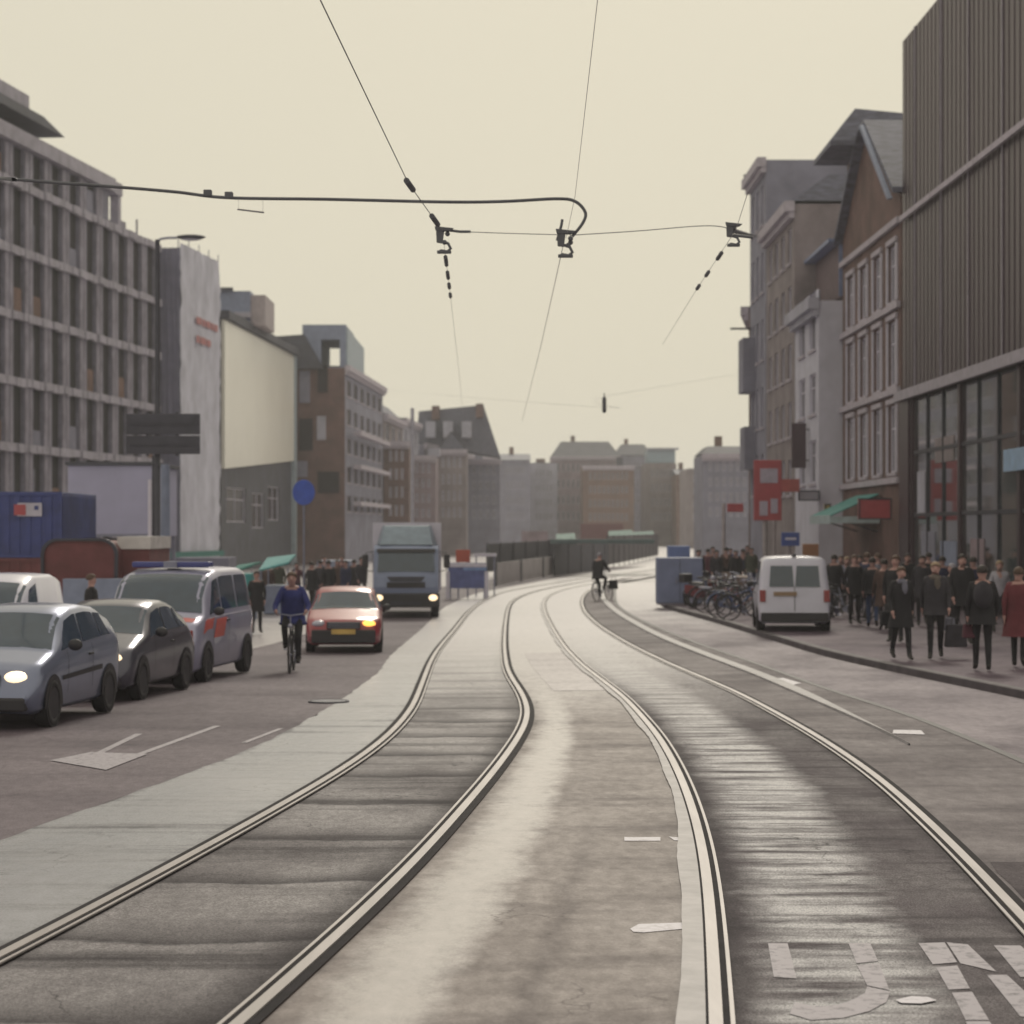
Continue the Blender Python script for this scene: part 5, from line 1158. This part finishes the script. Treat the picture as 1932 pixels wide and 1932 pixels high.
for x, y, a, ci, lab in bsp:
    X, d = Pr_(x, y); make_bike(lab, X, d, R(a), zoff=.13, col=colb[ci], lean=random.choice([-7,7]), group='bicycles parked on the right pavement', basket=ci == 3)
for x, y, a, m_, lab in ((1286,1138,12,paintm('scooter_black', (.03,.03,.035,1)),'black scooter with pale windshield in front of the grey blue cabinet'),(1308,1140,-25,paintm('scooter_silver', (.35,.35,.36,1)),'silver scooter beside the black scooter'),(1330,1148,35,paintm('scooter_red', (.20,.03,.03,1)),'dark red scooter between cabinet and bicycles')):
    X, d = Pr_(x, y); make_scooter(lab, X, d, R(a), m_, group='scooters by the cabinet')
#@@PART4
# ================================================================ STREET FURNITURE AND SITE EQUIPMENT
M['blue'] = mat('faded_blue_container', (.045,.065,.20,1), .6, var=.2, scale=1.2)
M['skipred'] = mat('rust_red_container', (.17,.050,.045,1), .7, var=.2, scale=1.5)
M['lilac'] = mat('pale_lilac_panel', (.42,.42,.47,1), .7, var=.08, scale=.6)
M['turq'] = mat('turquoise_tarpaulin', (.05,.30,.25,1), .6, var=.12)
def container(name, label, cat, x0, x1, y0, y1, d, dep, m, rib=None, legs=None, base=None, rz=0, group=None):
    w = xd(x1,d)-xd(x0,d); zb = zy(y1,d) if base is None else base; zt_ = zy(y0,d)
    r = empty(name, (xd((x0+x1)/2,d), d, zb), rz); h = zt_-zb
    mb = MB(); mb.box(-w/2, w/2, 0, dep, 0, h); mb.build('shell', m, r, bevel=.02)
    if rib:
        mb = MB(); x = -w/2+.12
        while x < w/2-.15: mb.box(x, x+rib*.5, -.03, -.002, .12, h-.12); x += rib
        y = .2
        while y < dep-.3: mb.box(w/2+.002, w/2+.03, y, y+rib*.5, .12, h-.12); y += rib
        mb.build('corrugation', m, r)
        mb = MB()
        for q in ((-w/2-.02,-w/2+.08,0,h),(w/2-.08,w/2+.02,0,h),(-w/2+.08,w/2-.08,0,.1),(-w/2+.08,w/2-.08,h-.1,h)): mb.box(q[0],q[1],-.05,-.031,q[2],q[3])
        mb.build('door_frame', m, r)
    if legs:
        for sx in (-1,1):
            for yy in (.1, dep-.1): mb = MB(); mb.box(sx*(w/2-.1)-.06, sx*(w/2-.1)+.06, yy-.06, yy+.06, legs, -.002); mb.build('leg', M['greymetal'], r)
    tag(r, label, cat, group); return r, w, h
G_ = lambda X, d: gz(X, d)
r, w, h = container('site_container', 'blue site container with small white and red sign, at the left edge', 'container', -40, 116, 928, 1052, 60, 5, M['blue'], rib=.3)
mb = MB(); mb.box(-40/1e9+xd(34,60)-r.location.x, xd(80,60)-r.location.x, -.085, -.055, h-zy(928,60)+zy(974,60), h-zy(928,60)+zy(949,60)); mb.build('sign_panel', mat('white_sign_face', (.55,.53,.50,1), .5), r)
mb = MB(); mb.box(xd(28,60)-r.location.x, xd(50,60)-r.location.x, -.10, -.087, h-zy(928,60)+zy(972,60), h-zy(928,60)+zy(952,60)); mb.build('sign_red_part', M['signred'], r)
mb = MB(); mb.box(xd(66,60)-r.location.x, xd(74,60)-r.location.x, -.10, -.087, h-zy(928,60)+zy(962,60), h-zy(928,60)+zy(954,60)); mb.build('sign_blue_part', M['blue'], r)
r, w, h = container('site_container', 'red site container carrying the blue one at the left edge', 'container', -60, 118, 1053, 1110, 60, 5, M['skipred'], rib=.3, base=gz(-14,60)-.02)
r, w, h = container('white_cabin', 'large pale lilac site cabin wall raised on legs behind the red skip', 'site cabin', 128, 290, 878, 1012, 72, 5, M['lilac'], legs=-2.6)
mb = MB(); mb.box(-w/2-.08, w/2+.08, -.08, 5.1, h+.002, h+.12); mb.build('roof', M['roofdark'], r)
mb = MB(); mb.box(-w/2, w/2, -.03, -.003, .0, .08); mb.build('sill', M['greymetal'], r)
# rounded red skip with rim
d = 50; r = empty('waste_skip', (xd(150,d), d, G_(-10,50))); zt_ = zy(1016,d)-r.location.z; w = (xd(222,d)-xd(76,d))/2
def rr(w, h, c, n=6):
    out = [(-w*.96,.25),(w*.96,.25)]
    out += [(w-c+c*math.sin(math.pi/2*i/n)*1.0, h-c+c*math.cos(math.pi/2*i/n)) for i in range(n, -1, -1)]
    out += [(-(w-c+c*math.sin(math.pi/2*i/n)), h-c+c*math.cos(math.pi/2*i/n)) for i in range(0, n+1)]
    return out
pr = rr(w-.08, zt_-.06, .34); mb = MB(); mb.grid([[(x,y,z) for x,z in pr] for y in (0,3.6)], closed=True); mb.q(*[(x,0,z) for x,z in pr]); mb.q(*[(x,3.6,z) for x,z in pr][::-1]); mb.build('shell', M['skipred'], r)
pr2 = rr(w, zt_, .38); mb = MB()
for y in (-.06, 3.5):
    mb.grid([[(x,y,z) for x,z in pr],[(x,y,z) for x,z in pr2],[(x,y+.12,z) for x,z in pr2],[(x,y+.12,z) for x,z in pr]], closed=True)
mb.build('rim', M['darkmetal'], r)
mb = MB(); mb.box(-w*.9, w*.9, .05, 3.5, 0, .249); mb.build('base', M['bluegrey'], r); tag(r, 'rust red skip with rounded top corners and grey rim behind the queued cars', 'waste skip')
r, w, h = container('red_trailer', 'red trailer with cream cover right of the rounded skip', 'trailer', 224, 282, 1036, 1092, 51, 3, M['skipred'], legs=-.5)
mb = MB(); mb.box(-w/2-.03, w/2+.03, -.04, 3.03, h+.002, h+.30); mb.build('cover', mat('cream_cover', (.62,.60,.48,1), .6), r)
for s_ in (-1,1): wheel(r, s_*(w/2+.05), 1.5, .3, s_)
for c_ in r.children:
    if c_.name.startswith('wheel'): c_.location.z = -.62
r, w, h = container('site_box', 'low blue grey box below the skips at the left edge', 'box', 118, 232, 1092, 1124, 49.5, .4, M['bluegrey'], base=G_(-10,49.5))
# street lamp with sign board
d = 60; X = xd(297,d); lp = empty('street_lamp', (X, d, G_(X,d))); g0 = lp.location.z
mb = MB(); ht = zy(452,d)-g0; mb.tube([(0,0,0),(0,0,1.2),(0,0,1.22),(0,0,ht)], .08, 12, rs=[.12,.12,.09,.065]); mb.build('pole', M['darkmetal'], lp, smooth=True)
mb = MB(); mb.tube([(0,0,ht-.05),(.1,0,ht+.02),(.3,0,ht+.05),(.55,0,ht+.05)], .035, 8); mb.build('arm', M['greymetal'], lp, smooth=True)
mb = MB(); mb.ell((.95,0,ht+.07), (.42,.16,.075), 16, 8); mb.build('lamp_head', M['darkmetal'], lp, smooth=True)
mb = MB(); mb.ell((.95,0,ht+.015), (.30,.12,.05), 12, 6); mb.build('lamp_glass', M['lampoff'], lp, smooth=True)
tag(lp, 'tall slender street lamp with flat head in front of the netted scaffold', 'street lamp')
sg = empty('direction_sign', (X, d-.12, G_(X,d))); z0, z1 = zy(857,d)-g0, zy(781,d)-g0; x0, x1 = xd(240,d)-X, xd(379,d)-X; zm = z0+(z1-z0)*.47
M['signback'] = mat('dark_sign_back', (.055,.055,.065,1), .6, var=.15)
for za, zb in ((z0, zm-.015), (zm+.015, z1)):
    mb = MB(); mb.box(x0, x1, -.05, .0, za, zb); mb.build('panel', M['signback'], sg, bevel=.01)
    mb = MB(); mb.box(x0+.12, x1-.12, -.075, -.052, (za+zb)/2-.03, (za+zb)/2+.03); mb.build('rail', M['darkmetal'], sg)
for x in (x0+.55, x1-.7): mb = MB(); mb.box(x, x+.08, .002, .10, z0-.05, z1+.05); mb.build('bracket', M['darkmetal'], sg)
tag(sg, 'large dark rectangular sign board in two panels mounted on the lamp pole', 'sign')
def pole(x, d, y0, label, rad=.05, m=None, gp=None, name='post', right=False):
    X = xd(x,d); g_ = gz(X,d)+(.13 if right else 0); mb = MB(); mb.tube([(0,0,0),(0,0,.3),(0,0,zy(y0,d)-g_)], rad, 10, rs=[rad*1.5,rad,rad*.85]); o = mb.build(name, m or M['greymetal'], smooth=True); o.location = (X,d,g_); tag(o, label, 'post', gp); return o
pole(312, 66, 876, 'stout dark post beside the lilac cabin', .16, M['bluegrey']); pole(292, 64, 860, 'slim dark post left of the stout one', .10, M['darkmetal'])
pole(283, 58, 905, 'white marker post in front of the lilac cabin', .06, M['whitepaint'])
# blue round sign
d = 71; X = xd(573,d); rs_ = empty('round_sign', (X,d,gz(X,d))); g0 = rs_.location.z; zc = zy(929,d)-g0
mb = MB(); mb.tube([(0,.05,0),(0,.05,zc+.3)], .035, 8); mb.build('pole', M['greymetal'], rs_)
mb = MB(); T = Matrix.Translation((0,0,zc)); mb.lathe([(.001,-.02),(.36,-.02),(.375,0),(.36,.01),(.001,.01)], 28, Matrix.Translation((0,0,zc)) @ Matrix.Scale(1.14,4,(0,0,1)), 'y'); mb.build('disc', mat('blue_sign_face', (.04,.10,.42,1), .45), rs_); tag(rs_, 'round blue traffic sign above the cyclist', 'traffic sign')
# turquoise stalls
def stall(label, x0, x1, ya, yb, d, m, dep=2.2):
    X = xd((x0+x1)/2,d); r = empty('market_stall', (X,d,gz(X,d))); g0 = r.location.z; w = (xd(x1,d)-xd(x0,d))/2; za = zy(yb,d)-g0; zb = zy(ya,d)-g0
    mb = MB(); mb.hexa([Vector(p) for p in ((-w,-.3,za),(w,-.3,za+.25),(w,dep,zb-.05),(-w,dep,zb-.2),(-w,-.3,za+.05),(w,-.3,za+.32),(w,dep,zb+.02),(-w,dep,zb-.1))]); mb.build('canopy', m, r)
    for sx in (-1,1):
        for yy in (0,dep-.1): mb = MB(); mb.tube([(sx*(w-.05),yy,0),(sx*(w-.05),yy,za+.1)], .03, 6); mb.build('leg', M['greymetal'], r)
    mb = MB(); mb.box(-w+.1, w-.1, .2, dep-.3, .0, .95); mb.build('counter', M['bluegrey'], r); tag(r, label, 'market stall'); return r
stall('market stall with bright turquoise roof behind the cyclist', 490, 546, 1048, 1078, 72, M['turq'])
stall('small stall with dark green roof beside the police van', 432, 478, 1062, 1084, 66, M['greennet'])
container('turquoise_crate', 'turquoise box behind the police van roof', 'box', 440, 474, 1082, 1108, 60, .8, M['turq'], base=gz(-8,60))
# market clutter far left
container('site_hut', 'grey site hut at the foot of the netted scaffold', 'hut', 330, 432, 1052, 1100, 78, 2, M['stuccogrey'], base=gz(-12,78))
container('site_hut', 'blue grey hut behind the crowd left of the truck', 'hut', 598, 660, 1058, 1100, 92, 3, M['bluegrey'], base=gz(-8,92))
# roadworks near the truck: red sign, blue and white barrier
d = 92
def flat(name, label, cat, x0, x1, y0, y1, d, m, posts=True, dep=.06, extra=None):
    X = xd((x0+x1)/2,d); r = empty(name, (X,d,gz(X,d))); g0 = r.location.z; w = (xd(x1,d)-xd(x0,d))/2
    mb = MB(); mb.box(-w,w,0,dep,zy(y1,d)-g0,zy(y0,d)-g0); mb.build('panel', m, r, bevel=.01)
    if posts:
        for s_ in (-1,1): mb = MB(); mb.box(s_*(w-.1)-.03,s_*(w-.1)+.03,dep+.002,dep+.06,0,zy(y0,d)-g0); mb.build('post', M['greymetal'], r)
    if extra: extra(r, w, g0)
    tag(r, label, cat); return r
flat('roadworks_sign', 'small orange red sign right of the truck', 'sign', 860, 887, 1037, 1061, 88, mat('orange_red_sign', (.48,.10,.05,1), .5))
flat('roadworks_sign', 'narrow white panel beside the orange red sign', 'sign', 894, 937, 1044, 1050, 90, M['whitepaint'])
def bars(r, w, g0):
    for i, (m_, a, b) in enumerate(((M['whitepaint'],1068,1063),(M['whitepaint'],1078,1071))): pass
    mb = MB(); mb.box(-w,w,-.03,-.003,zy(1070,87)-g0,zy(1063,87)-g0); mb.build('white_stripe', M['whitepaint'], r)
    mb = MB(); mb.box(-w*.2,w,-.03,-.003,zy(1076,87)-g0,zy(1071,87)-g0); mb.build('blue_stripe', mat('sky_blue_stripe', (.20,.32,.48,1), .5), r)
    for s_ in (-1,1): mb = MB(); mb.box(s_*w-.08,s_*w+.08,-.06,-.031,0.02,zy(1078,87)-g0); mb.build('end_board', M['whitepaint'], r)
flat('road_barrier', 'blue and white road barrier right of the truck', 'barrier', 845, 918, 1062, 1110, 87, mat('dull_blue_board', (.12,.15,.30,1), .6, var=.2), extra=bars)
# pale fence with posts, dark screens behind
def fence_line(name, label, pts, hz0, hz1, m, cat='fence', postm=None, step=2.5, thick=.06, postw=.06):
    a, b = Vector(pts[0]), Vector(pts[1]); r = empty(name, (a.x,a.y,gz(a.x,a.y))); g0 = r.location.z; u = (b-a).normalized(); n = Vector((-u.y,u.x)); L_ = (b-a).length
    T_ = lambda p: Vector((u.x*p[0]+n.x*p[1], u.y*p[0]+n.y*p[1], p[2]+gz(a.x+u.x*p[0], a.y+u.y*p[0])-g0))
    mb = MB(); mb.box(0,L_,0,thick,hz0,hz1,T_); mb.build('panel', m, r); s_ = 0
    while s_ <= L_+.01:
        mb = MB(); mb.box(s_-postw,s_+postw,-.05,-.003,0,hz1+.08,T_); mb.build('post', postm or M['darkmetal'], r); s_ += step
    tag(r, label, cat); return r
M['palefence'] = mat('pale_translucent_fence_panel', (.50,.47,.38,1), .5, var=.12, scale=1)
fence_line('fence', 'pale panel fence with dark posts along the far left side of the road', (P(935,1106), P(1046,1086)), .05, 1.15, M['palefence'], step=7.4, postw=.16)
fence_line('hoarding', 'long dark hoarding behind the pale fence', ((-1.5,128),(4.5,146)), .3, 2.0, M['darkmetal'])
r = fence_line('shelter_wall', 'dark shelter wall with green roof edge at the bend of the road', (P(1046,1087), (xd(1146,140),140)), .02, 1.75, mat('dark_grey_board', (.075,.075,.085,1), .7), cat='shelter', step=4)
a = Vector(P(1046,1087)); mb = MB(); mb.box(-.2, 5.8, -.5, 2.2, 1.9, 2.15); mb.build('roof', mat('dull_green_roof', (.13,.19,.16,1), .7), r)
fence_line('hoarding', 'dark low hoarding running to the right end of the far road', (((xd(1146,142)),142),(xd(1242,200),200)), .25, 2.2, mat('dark_brown_board', (.07,.06,.062,1), .8), step=5)
# little green parasols / market roofs far
for i, (x0,x1,y0,y1,d,lab) in enumerate(((1150,1196,1000,1022,210,'far green market canopy in the middle'),(1196,1236,1002,1022,215,'far green market canopy on the right'),(1050,1086,1006,1024,205,'far green market canopy on the left'))):
    stall(lab, x0, x1, y0, y1, d, mat('far_green_canvas', (.10,.22,.16,1), .7), dep=3)
container('kiosk', 'low dark red shop canopy block below the far brick building', 'kiosk', 1096, 1176, 988, 1026, 240, 3, mat('dark_red_canopy', (.16,.06,.055,1), .7), base=-.4)
container('kiosk', 'pale pinkish kiosk beyond the pale fence', 'kiosk', 984, 1034, 1002, 1026, 230, 3, M['stuccopink'], base=-.4)
# cabinet on the right pavement
X, d = Pr_(1283, 1141); r = empty('utility_cabinet', (X,d,gz(X,d)+.13)); g0 = r.location.z; w = 43*d/F
mb = MB(); mb.box(-w,w,0,.9,.05,zy(1052,d)-g0); mb.build('shell', mat('blue_grey_cabinet', (.22,.26,.34,1), .5, var=.1, scale=2), r, bevel=.03)
mb = MB(); mb.box(-w+.02,w-.02,.02,.88,0,.049); mb.build('base', M['concrete'], r)
mb = MB(); mb.box(-.008,.008,-.012,-.002,.12,zy(1052,d)-g0-.08); mb.build('door_seam', M['blackpl'], r)
for s_ in (-1,1): mb = MB(); mb.box(s_*.12-.02,s_*.12+.02,-.04,-.003,.7,.9); mb.build('handle', M['greymetal'], r)
tag(r, 'grey blue utility cabinet at the start of the right pavement', 'cabinet')
container('blue_box', 'small blue box standing behind the utility cabinet', 'box', 1262, 1302, 1030, 1052, d+2.5, 1, mat('dusty_blue_box', (.17,.24,.40,1), .6), base=gz(5,d)+.13)
# signs on the right
d = 84
def postsign(name, label, x, px0, px1, y0, y1, d, m, rad=.06, cat='sign', extra=None, pm=None):
    X = xd(x,d); r = empty(name, (X,d,gz(X,d)+.13)); g0 = r.location.z; a, b = xd(px0,d)-X, xd(px1,d)-X; za, zb = zy(y1,d)-g0, zy(y0,d)-g0
    mb = MB(); mb.tube([(0,.12,0),(0,.12,zb)], rad, 10); mb.build('pole', pm or M['palepole'], r, smooth=True)
    mb = MB(); mb.box(a,b,-.1,.05,za,zb); mb.build('panel', m, r, bevel=.015)
    if extra: extra(r, a, b, za, zb)
    tag(r, label, cat); return r
M['palepole'] = mat('pale_beige_pole', (.42,.38,.32,1), .6)
M['signwhite'] = mat('off_white_sign_panel', (.50,.44,.44,1), .6)
def redx(r, a, b, za, zb):
    H = zb-za; W_ = b-a
    for f0, f1, g0_, g1 in ((.22,.86,.62,.86),(.2,.5,.08,.32),(.6,.86,.12,.36)):
        mb = MB(); mb.box(a+W_*f0,a+W_*f1,-.115,-.102,za+H*g0_,za+H*g1); mb.build('sign_field', M['signwhite'], r)
mb = MB(); X = xd(778,110); mb.tube([(0,0,0),(0,0,.4),(0,0,zy(770,110)-gz(X,110))], .09, 8); o = mb.build('lamp_post', mat('pale_post', (.50,.50,.47,1), .5), smooth=True); o.location = (X,110,gz(X,110)); tag(o, 'tall pale post behind the box truck', 'post')
postsign('red_sign', 'tall red sign with pale fields on a beige pole above the parked bicycles', 1444, 1422, 1474, 868, 982, 84, M['signred'], rad=.10, extra=redx)
postsign('red_banner', 'orange red banner sign just right of the tall red sign', 1462, 1458, 1508, 904, 928, 86, mat('orange_red_banner', (.50,.13,.10,1), .6))
postsign('small_sign', 'small red sign on a slim beige pole left of the tall red sign', 1366, 1372, 1402, 950, 966, 90, M['signred'], rad=.08)
postsign('blue_sign', 'blue square sign above the small white van', 1490, 1474, 1508, 1004, 1030, 72, mat('parking_blue', (.06,.10,.28,1), .5), extra=lambda r,a,b,za,zb: (lambda mb: (mb.box(a+.12,b-.12,-.115,-.102,(za+zb)/2-.03,(za+zb)/2+.05), mb.build('white_bar', M['whitepaint'], r)))(MB()))
postsign('orange_sign', 'orange brown sign board right of the blue square sign', 1528, 1514, 1544, 1026, 1050, 70, mat('orange_brown_sign', (.32,.15,.06,1), .6))
wallsign('shop_sign', 'small yellow sign at the corner of the brick house', 1556, 1568, 950, 975, 84, mat('dull_yellow_sign', (.42,.33,.10,1), .6))
wallsign('shop_sign', 'pale shop fascia on the narrow pale house', 1506, 1546, 925, 945, 87.0, M['stucco'])
# ================================================================ OVERHEAD LINE
dS = 23.5; H0 = at
def wire(name, label, pts, rad, cat='overhead wire', m=None, group=None, seg=6):
    mb = MB(); mb.tube(pts, rad, seg); o = mb.build(name, m or M['wire'], smooth=True); tag(o, label, cat, group); return o
def cat_pts(pts, n=10):
    """smooth curve through points"""
    P_ = [Vector(p) for p in pts]; P_ = [2*P_[0]-P_[1]]+P_+[2*P_[-1]-P_[-2]]; out = []
    for i in range(1, len(P_)-2):
        for k in range(n):
            t = k/n; a, b, c, d_ = P_[i-1:i+3]
            out.append(.5*((2*b)+(c-a)*t+(2*a-5*b+4*c-d_)*t*t+(3*b-a-3*c+d_)*t**3))
    out.append(P_[-2]); return out
hc = lambda x, y, h=3.2: at(x, y, 4000*h/(1000-y))      # point on a wire running h metres above eye level
M['thinwire'] = mat('thin_contact_wire', (.30,.29,.25,1), .6, .1)
wire('contact_wire', 'contact wire over the left track, running from overhead to the left hanger', [hc(590,-30), hc(770,345), hc(838,440)], .0045)
wire('contact_wire', 'contact wire beyond the left hanger fading over the left track', [hc(838,462), hc(850,560), hc(866,700), hc(872,760), hc(880,860)], .0025, m=M['thinwire'])
wire('contact_wire', 'contact wire over the right track running from overhead to the middle hanger', [hc(1132,-40), hc(1100,240), hc(1085,370), hc(1068,450)], .0022, m=M['thinwire'])
wire('contact_wire', 'contact wire from the middle hanger down to the far end of the street', [hc(1062,465), hc(1050,520), hc(1020,655), hc(985,795)], .0042, m=M['thinwire'])
wire('contact_wire', 'short wire slanting through the right hanger', [hc(1412,360), hc(1388,435), hc(1350,492), hc(1315,545), hc(1250,650)], .003, m=M['thinwire'])
def beads(label, pts):
    mb = MB()
    for p, q, r_ in pts: mb.tube([p, q], r_, 8)
    tag(mb.build('line_insulator', M['wire'], smooth=True), label, 'insulator')
def bead_on(a, b, t0, t1, r_): a, b = Vector(a), Vector(b); return (a+(b-a)*t0, a+(b-a)*t1, r_)
A_, B_ = hc(770,345), hc(838,440)
for i,(t0,t1,r_,w_) in enumerate(((-.04,.12,.028,'upper insulator on the wire above the left hanger'),(.62,.80,.028,'lower insulator on the wire above the left hanger'))): beads(w_, [bead_on(A_, B_, t0, t1, r_)])
A_, B_ = hc(840,480), hc(850,560)
for t0, t1, w_ in ((.05,.22,'first insulator below the left hanger'),(.38,.52,'second insulator below the left hanger'),(.66,.76,'third insulator below the left hanger'),(.92,1.0,'lowest insulator below the left hanger')): beads(w_, [bead_on(A_, B_, t0, t1, .024)])
A_, B_ = hc(1380,450), hc(1315,545)
for t0, t1, w_ in ((.25,.36,'insulator just below the right hanger'),(.62,.70,'middle insulator on the slanting right wire'),(.92,1.0,'end insulator of the slanting right wire')): beads(w_, [bead_on(A_, B_, t0, t1, .024)])
s = lambda x, y: at(x, y, dS)
wire('span_wire', 'span wire between the left and middle hangers', cat_pts([s(845,436), s(950,440), s(1060,443)]), .0045)
wire('span_wire', 'span wire between the middle and right hangers', cat_pts([s(1075,444), s(1200,436), s(1330,426), s(1385,432)]), .005)
wire('span_wire', 'stay wire from the right hanger to the tall grey house', [s(1385,436), at(1428,446,110)], .03)
wire('feeder_cable', 'thick black feeder cable crossing from the left edge and curling down to the middle hanger', cat_pts([at(-258,310,90), s(-60,330), s(0,336), s(110,345), s(210,352), s(330,362), s(430,373), s(620,376), s(840,381), s(950,380), s(1050,375), s(1085,380), s(1104,400), s(1100,420), s(1080,446)]), .018, 'cable')
cr = empty('cable_clip', s(448,395)); mb = MB(); o_c = s(448,395); mb.tube([Vector((0,0,0)), s(498,401)-o_c], .010, 6); mb.build('rod', M['thinwire'], cr)
for q in (450, 496): mb = MB(); mb.tube([s(q,395+(q-448)*.12)-o_c, s(q,374)-o_c], .0015, 4); mb.build('dropper', M['thinwire'], cr)
tag(cr, 'short pale rod hanging under the feeder cable', 'cable clip')
for x, lab in ((392,'left clamp on the feeder cable'),(432,'right clamp on the feeder cable')):
    mb = MB(); c = s(x, 366 if x < 410 else 370); mb.box(c.x-.045, c.x+.045, c.y-.04, c.y+.04, c.z-.03, c.z+.045); tag(mb.build('cable_clamp', M['wire'], bevel=.01), lab, 'clamp')
def hanger(label, x, y, sc, seed, rod=None):
    rnd = random.Random(seed); c = s(x, y); r = empty('wire_hanger', c); u = dS/F
    mb = MB(); mb.hexa([Vector(p)*u*sc for p in ((-17,-6,12),(14,-6,12),(10,6,12),(-14,6,12),(-19,-6,22),(20,-6,18),(18,6,18),(-18,6,22))]); mb.hexa([Vector(p)*u*sc for p in ((-15,-5,-10),(-3,-5,-12),(-3,5,-12),(-15,5,-10),(-16,-5,12),(0,-5,12),(0,5,12),(-16,5,12))]); mb.build('bracket', M['wire'], r, bevel=.006)
    mb = MB(); mb.tube([Vector(p)*u*sc for p in ((-4,0,-8),(8,0,-12),(13,0,-22),(6,0,-28),(-6,0,-26),(-12,0,-30))], 3*u*sc, 8); mb.build('hook', M['wire'], r, smooth=True)
    mb = MB(); mb.box(-14*u*sc, 14*u*sc, -.03, .03, -32*u*sc, -26*u*sc); mb.build('clamp', M['wire'], r, bevel=.006)
    for k in range(3):
        mb = MB(); a = rnd.uniform(0, 6.28); p = Vector((math.cos(a)*10, rnd.uniform(-4,4), math.sin(a)*10))*u*sc; mb.ell(p, (5*u*sc,)*3, 10, 6); mb.build('insulator', M['wire'], r, smooth=True)
    if rod: mb = MB(); mb.tube([Vector(p)*u for p in rod], 2.6*u, 8); mb.build('rod', M['wire'], r)
    tag(r, label, 'wire hanger'); return r
hanger('dark wire hanger above the left track with a rod to its right', 838, 448, .95, 1, ((5,0,14),(30,0,11),(50,0,11)))
hanger('dark cluster of clamps hanging in the middle of the span wire', 1067, 454, 1.0, 2, ((-16,0,0),(-8,0,28),(-6,0,40)))
hanger('dark wire hanger above the right track near the tall grey house', 1384, 438, .85, 3, ((0,0,-6),(36,0,-10)))
# suspended lamp over the street
wire('span_wire', 'thin span wire carrying the street lamp far above the road', cat_pts([at(722,735,204), at(1085,765,75), at(1140,748,72), at(1428,700,110)]), .004, m=M['thinwire'])
lr = empty('hanging_lamp', at(1140,748,72)); mb = MB(); u = 72/F; mb.lathe([(.001,0),(2.2*u,-1*u),(4*u,-4*u),(4*u,-28*u),(2.5*u,-31*u),(.001,-31*u)], 16); mb.build('lamp_body', M['wire'], lr, smooth=True); mb = MB(); mb.tube([(0,0,0),(0,0,.12)], .02, 6); mb.build('suspension', M['wire'], lr)
tag(lr, 'dark narrow lamp hanging over the middle of the street', 'street lamp')
# ================================================================ AIR
hz = bpy.data.materials.new('haze_air'); hz.use_nodes = True; n = hz.node_tree; n.nodes.remove(n.nodes['Principled BSDF'])
v_ = n.nodes.new('ShaderNodeVolumePrincipled'); v_.inputs['Color'].default_value = (.92,.93,.96,1); v_.inputs['Density'].default_value = .0006; v_.inputs['Anisotropy'].default_value = .35
n.links.new(v_.outputs[0], n.nodes['Material Output'].inputs['Volume'])
mb = MB(); mb.box(-1210,1210,-70,2410,-1.6,34); h_ = mb.build('haze', hz); h_['kind'] = 'stuff'
#@@END
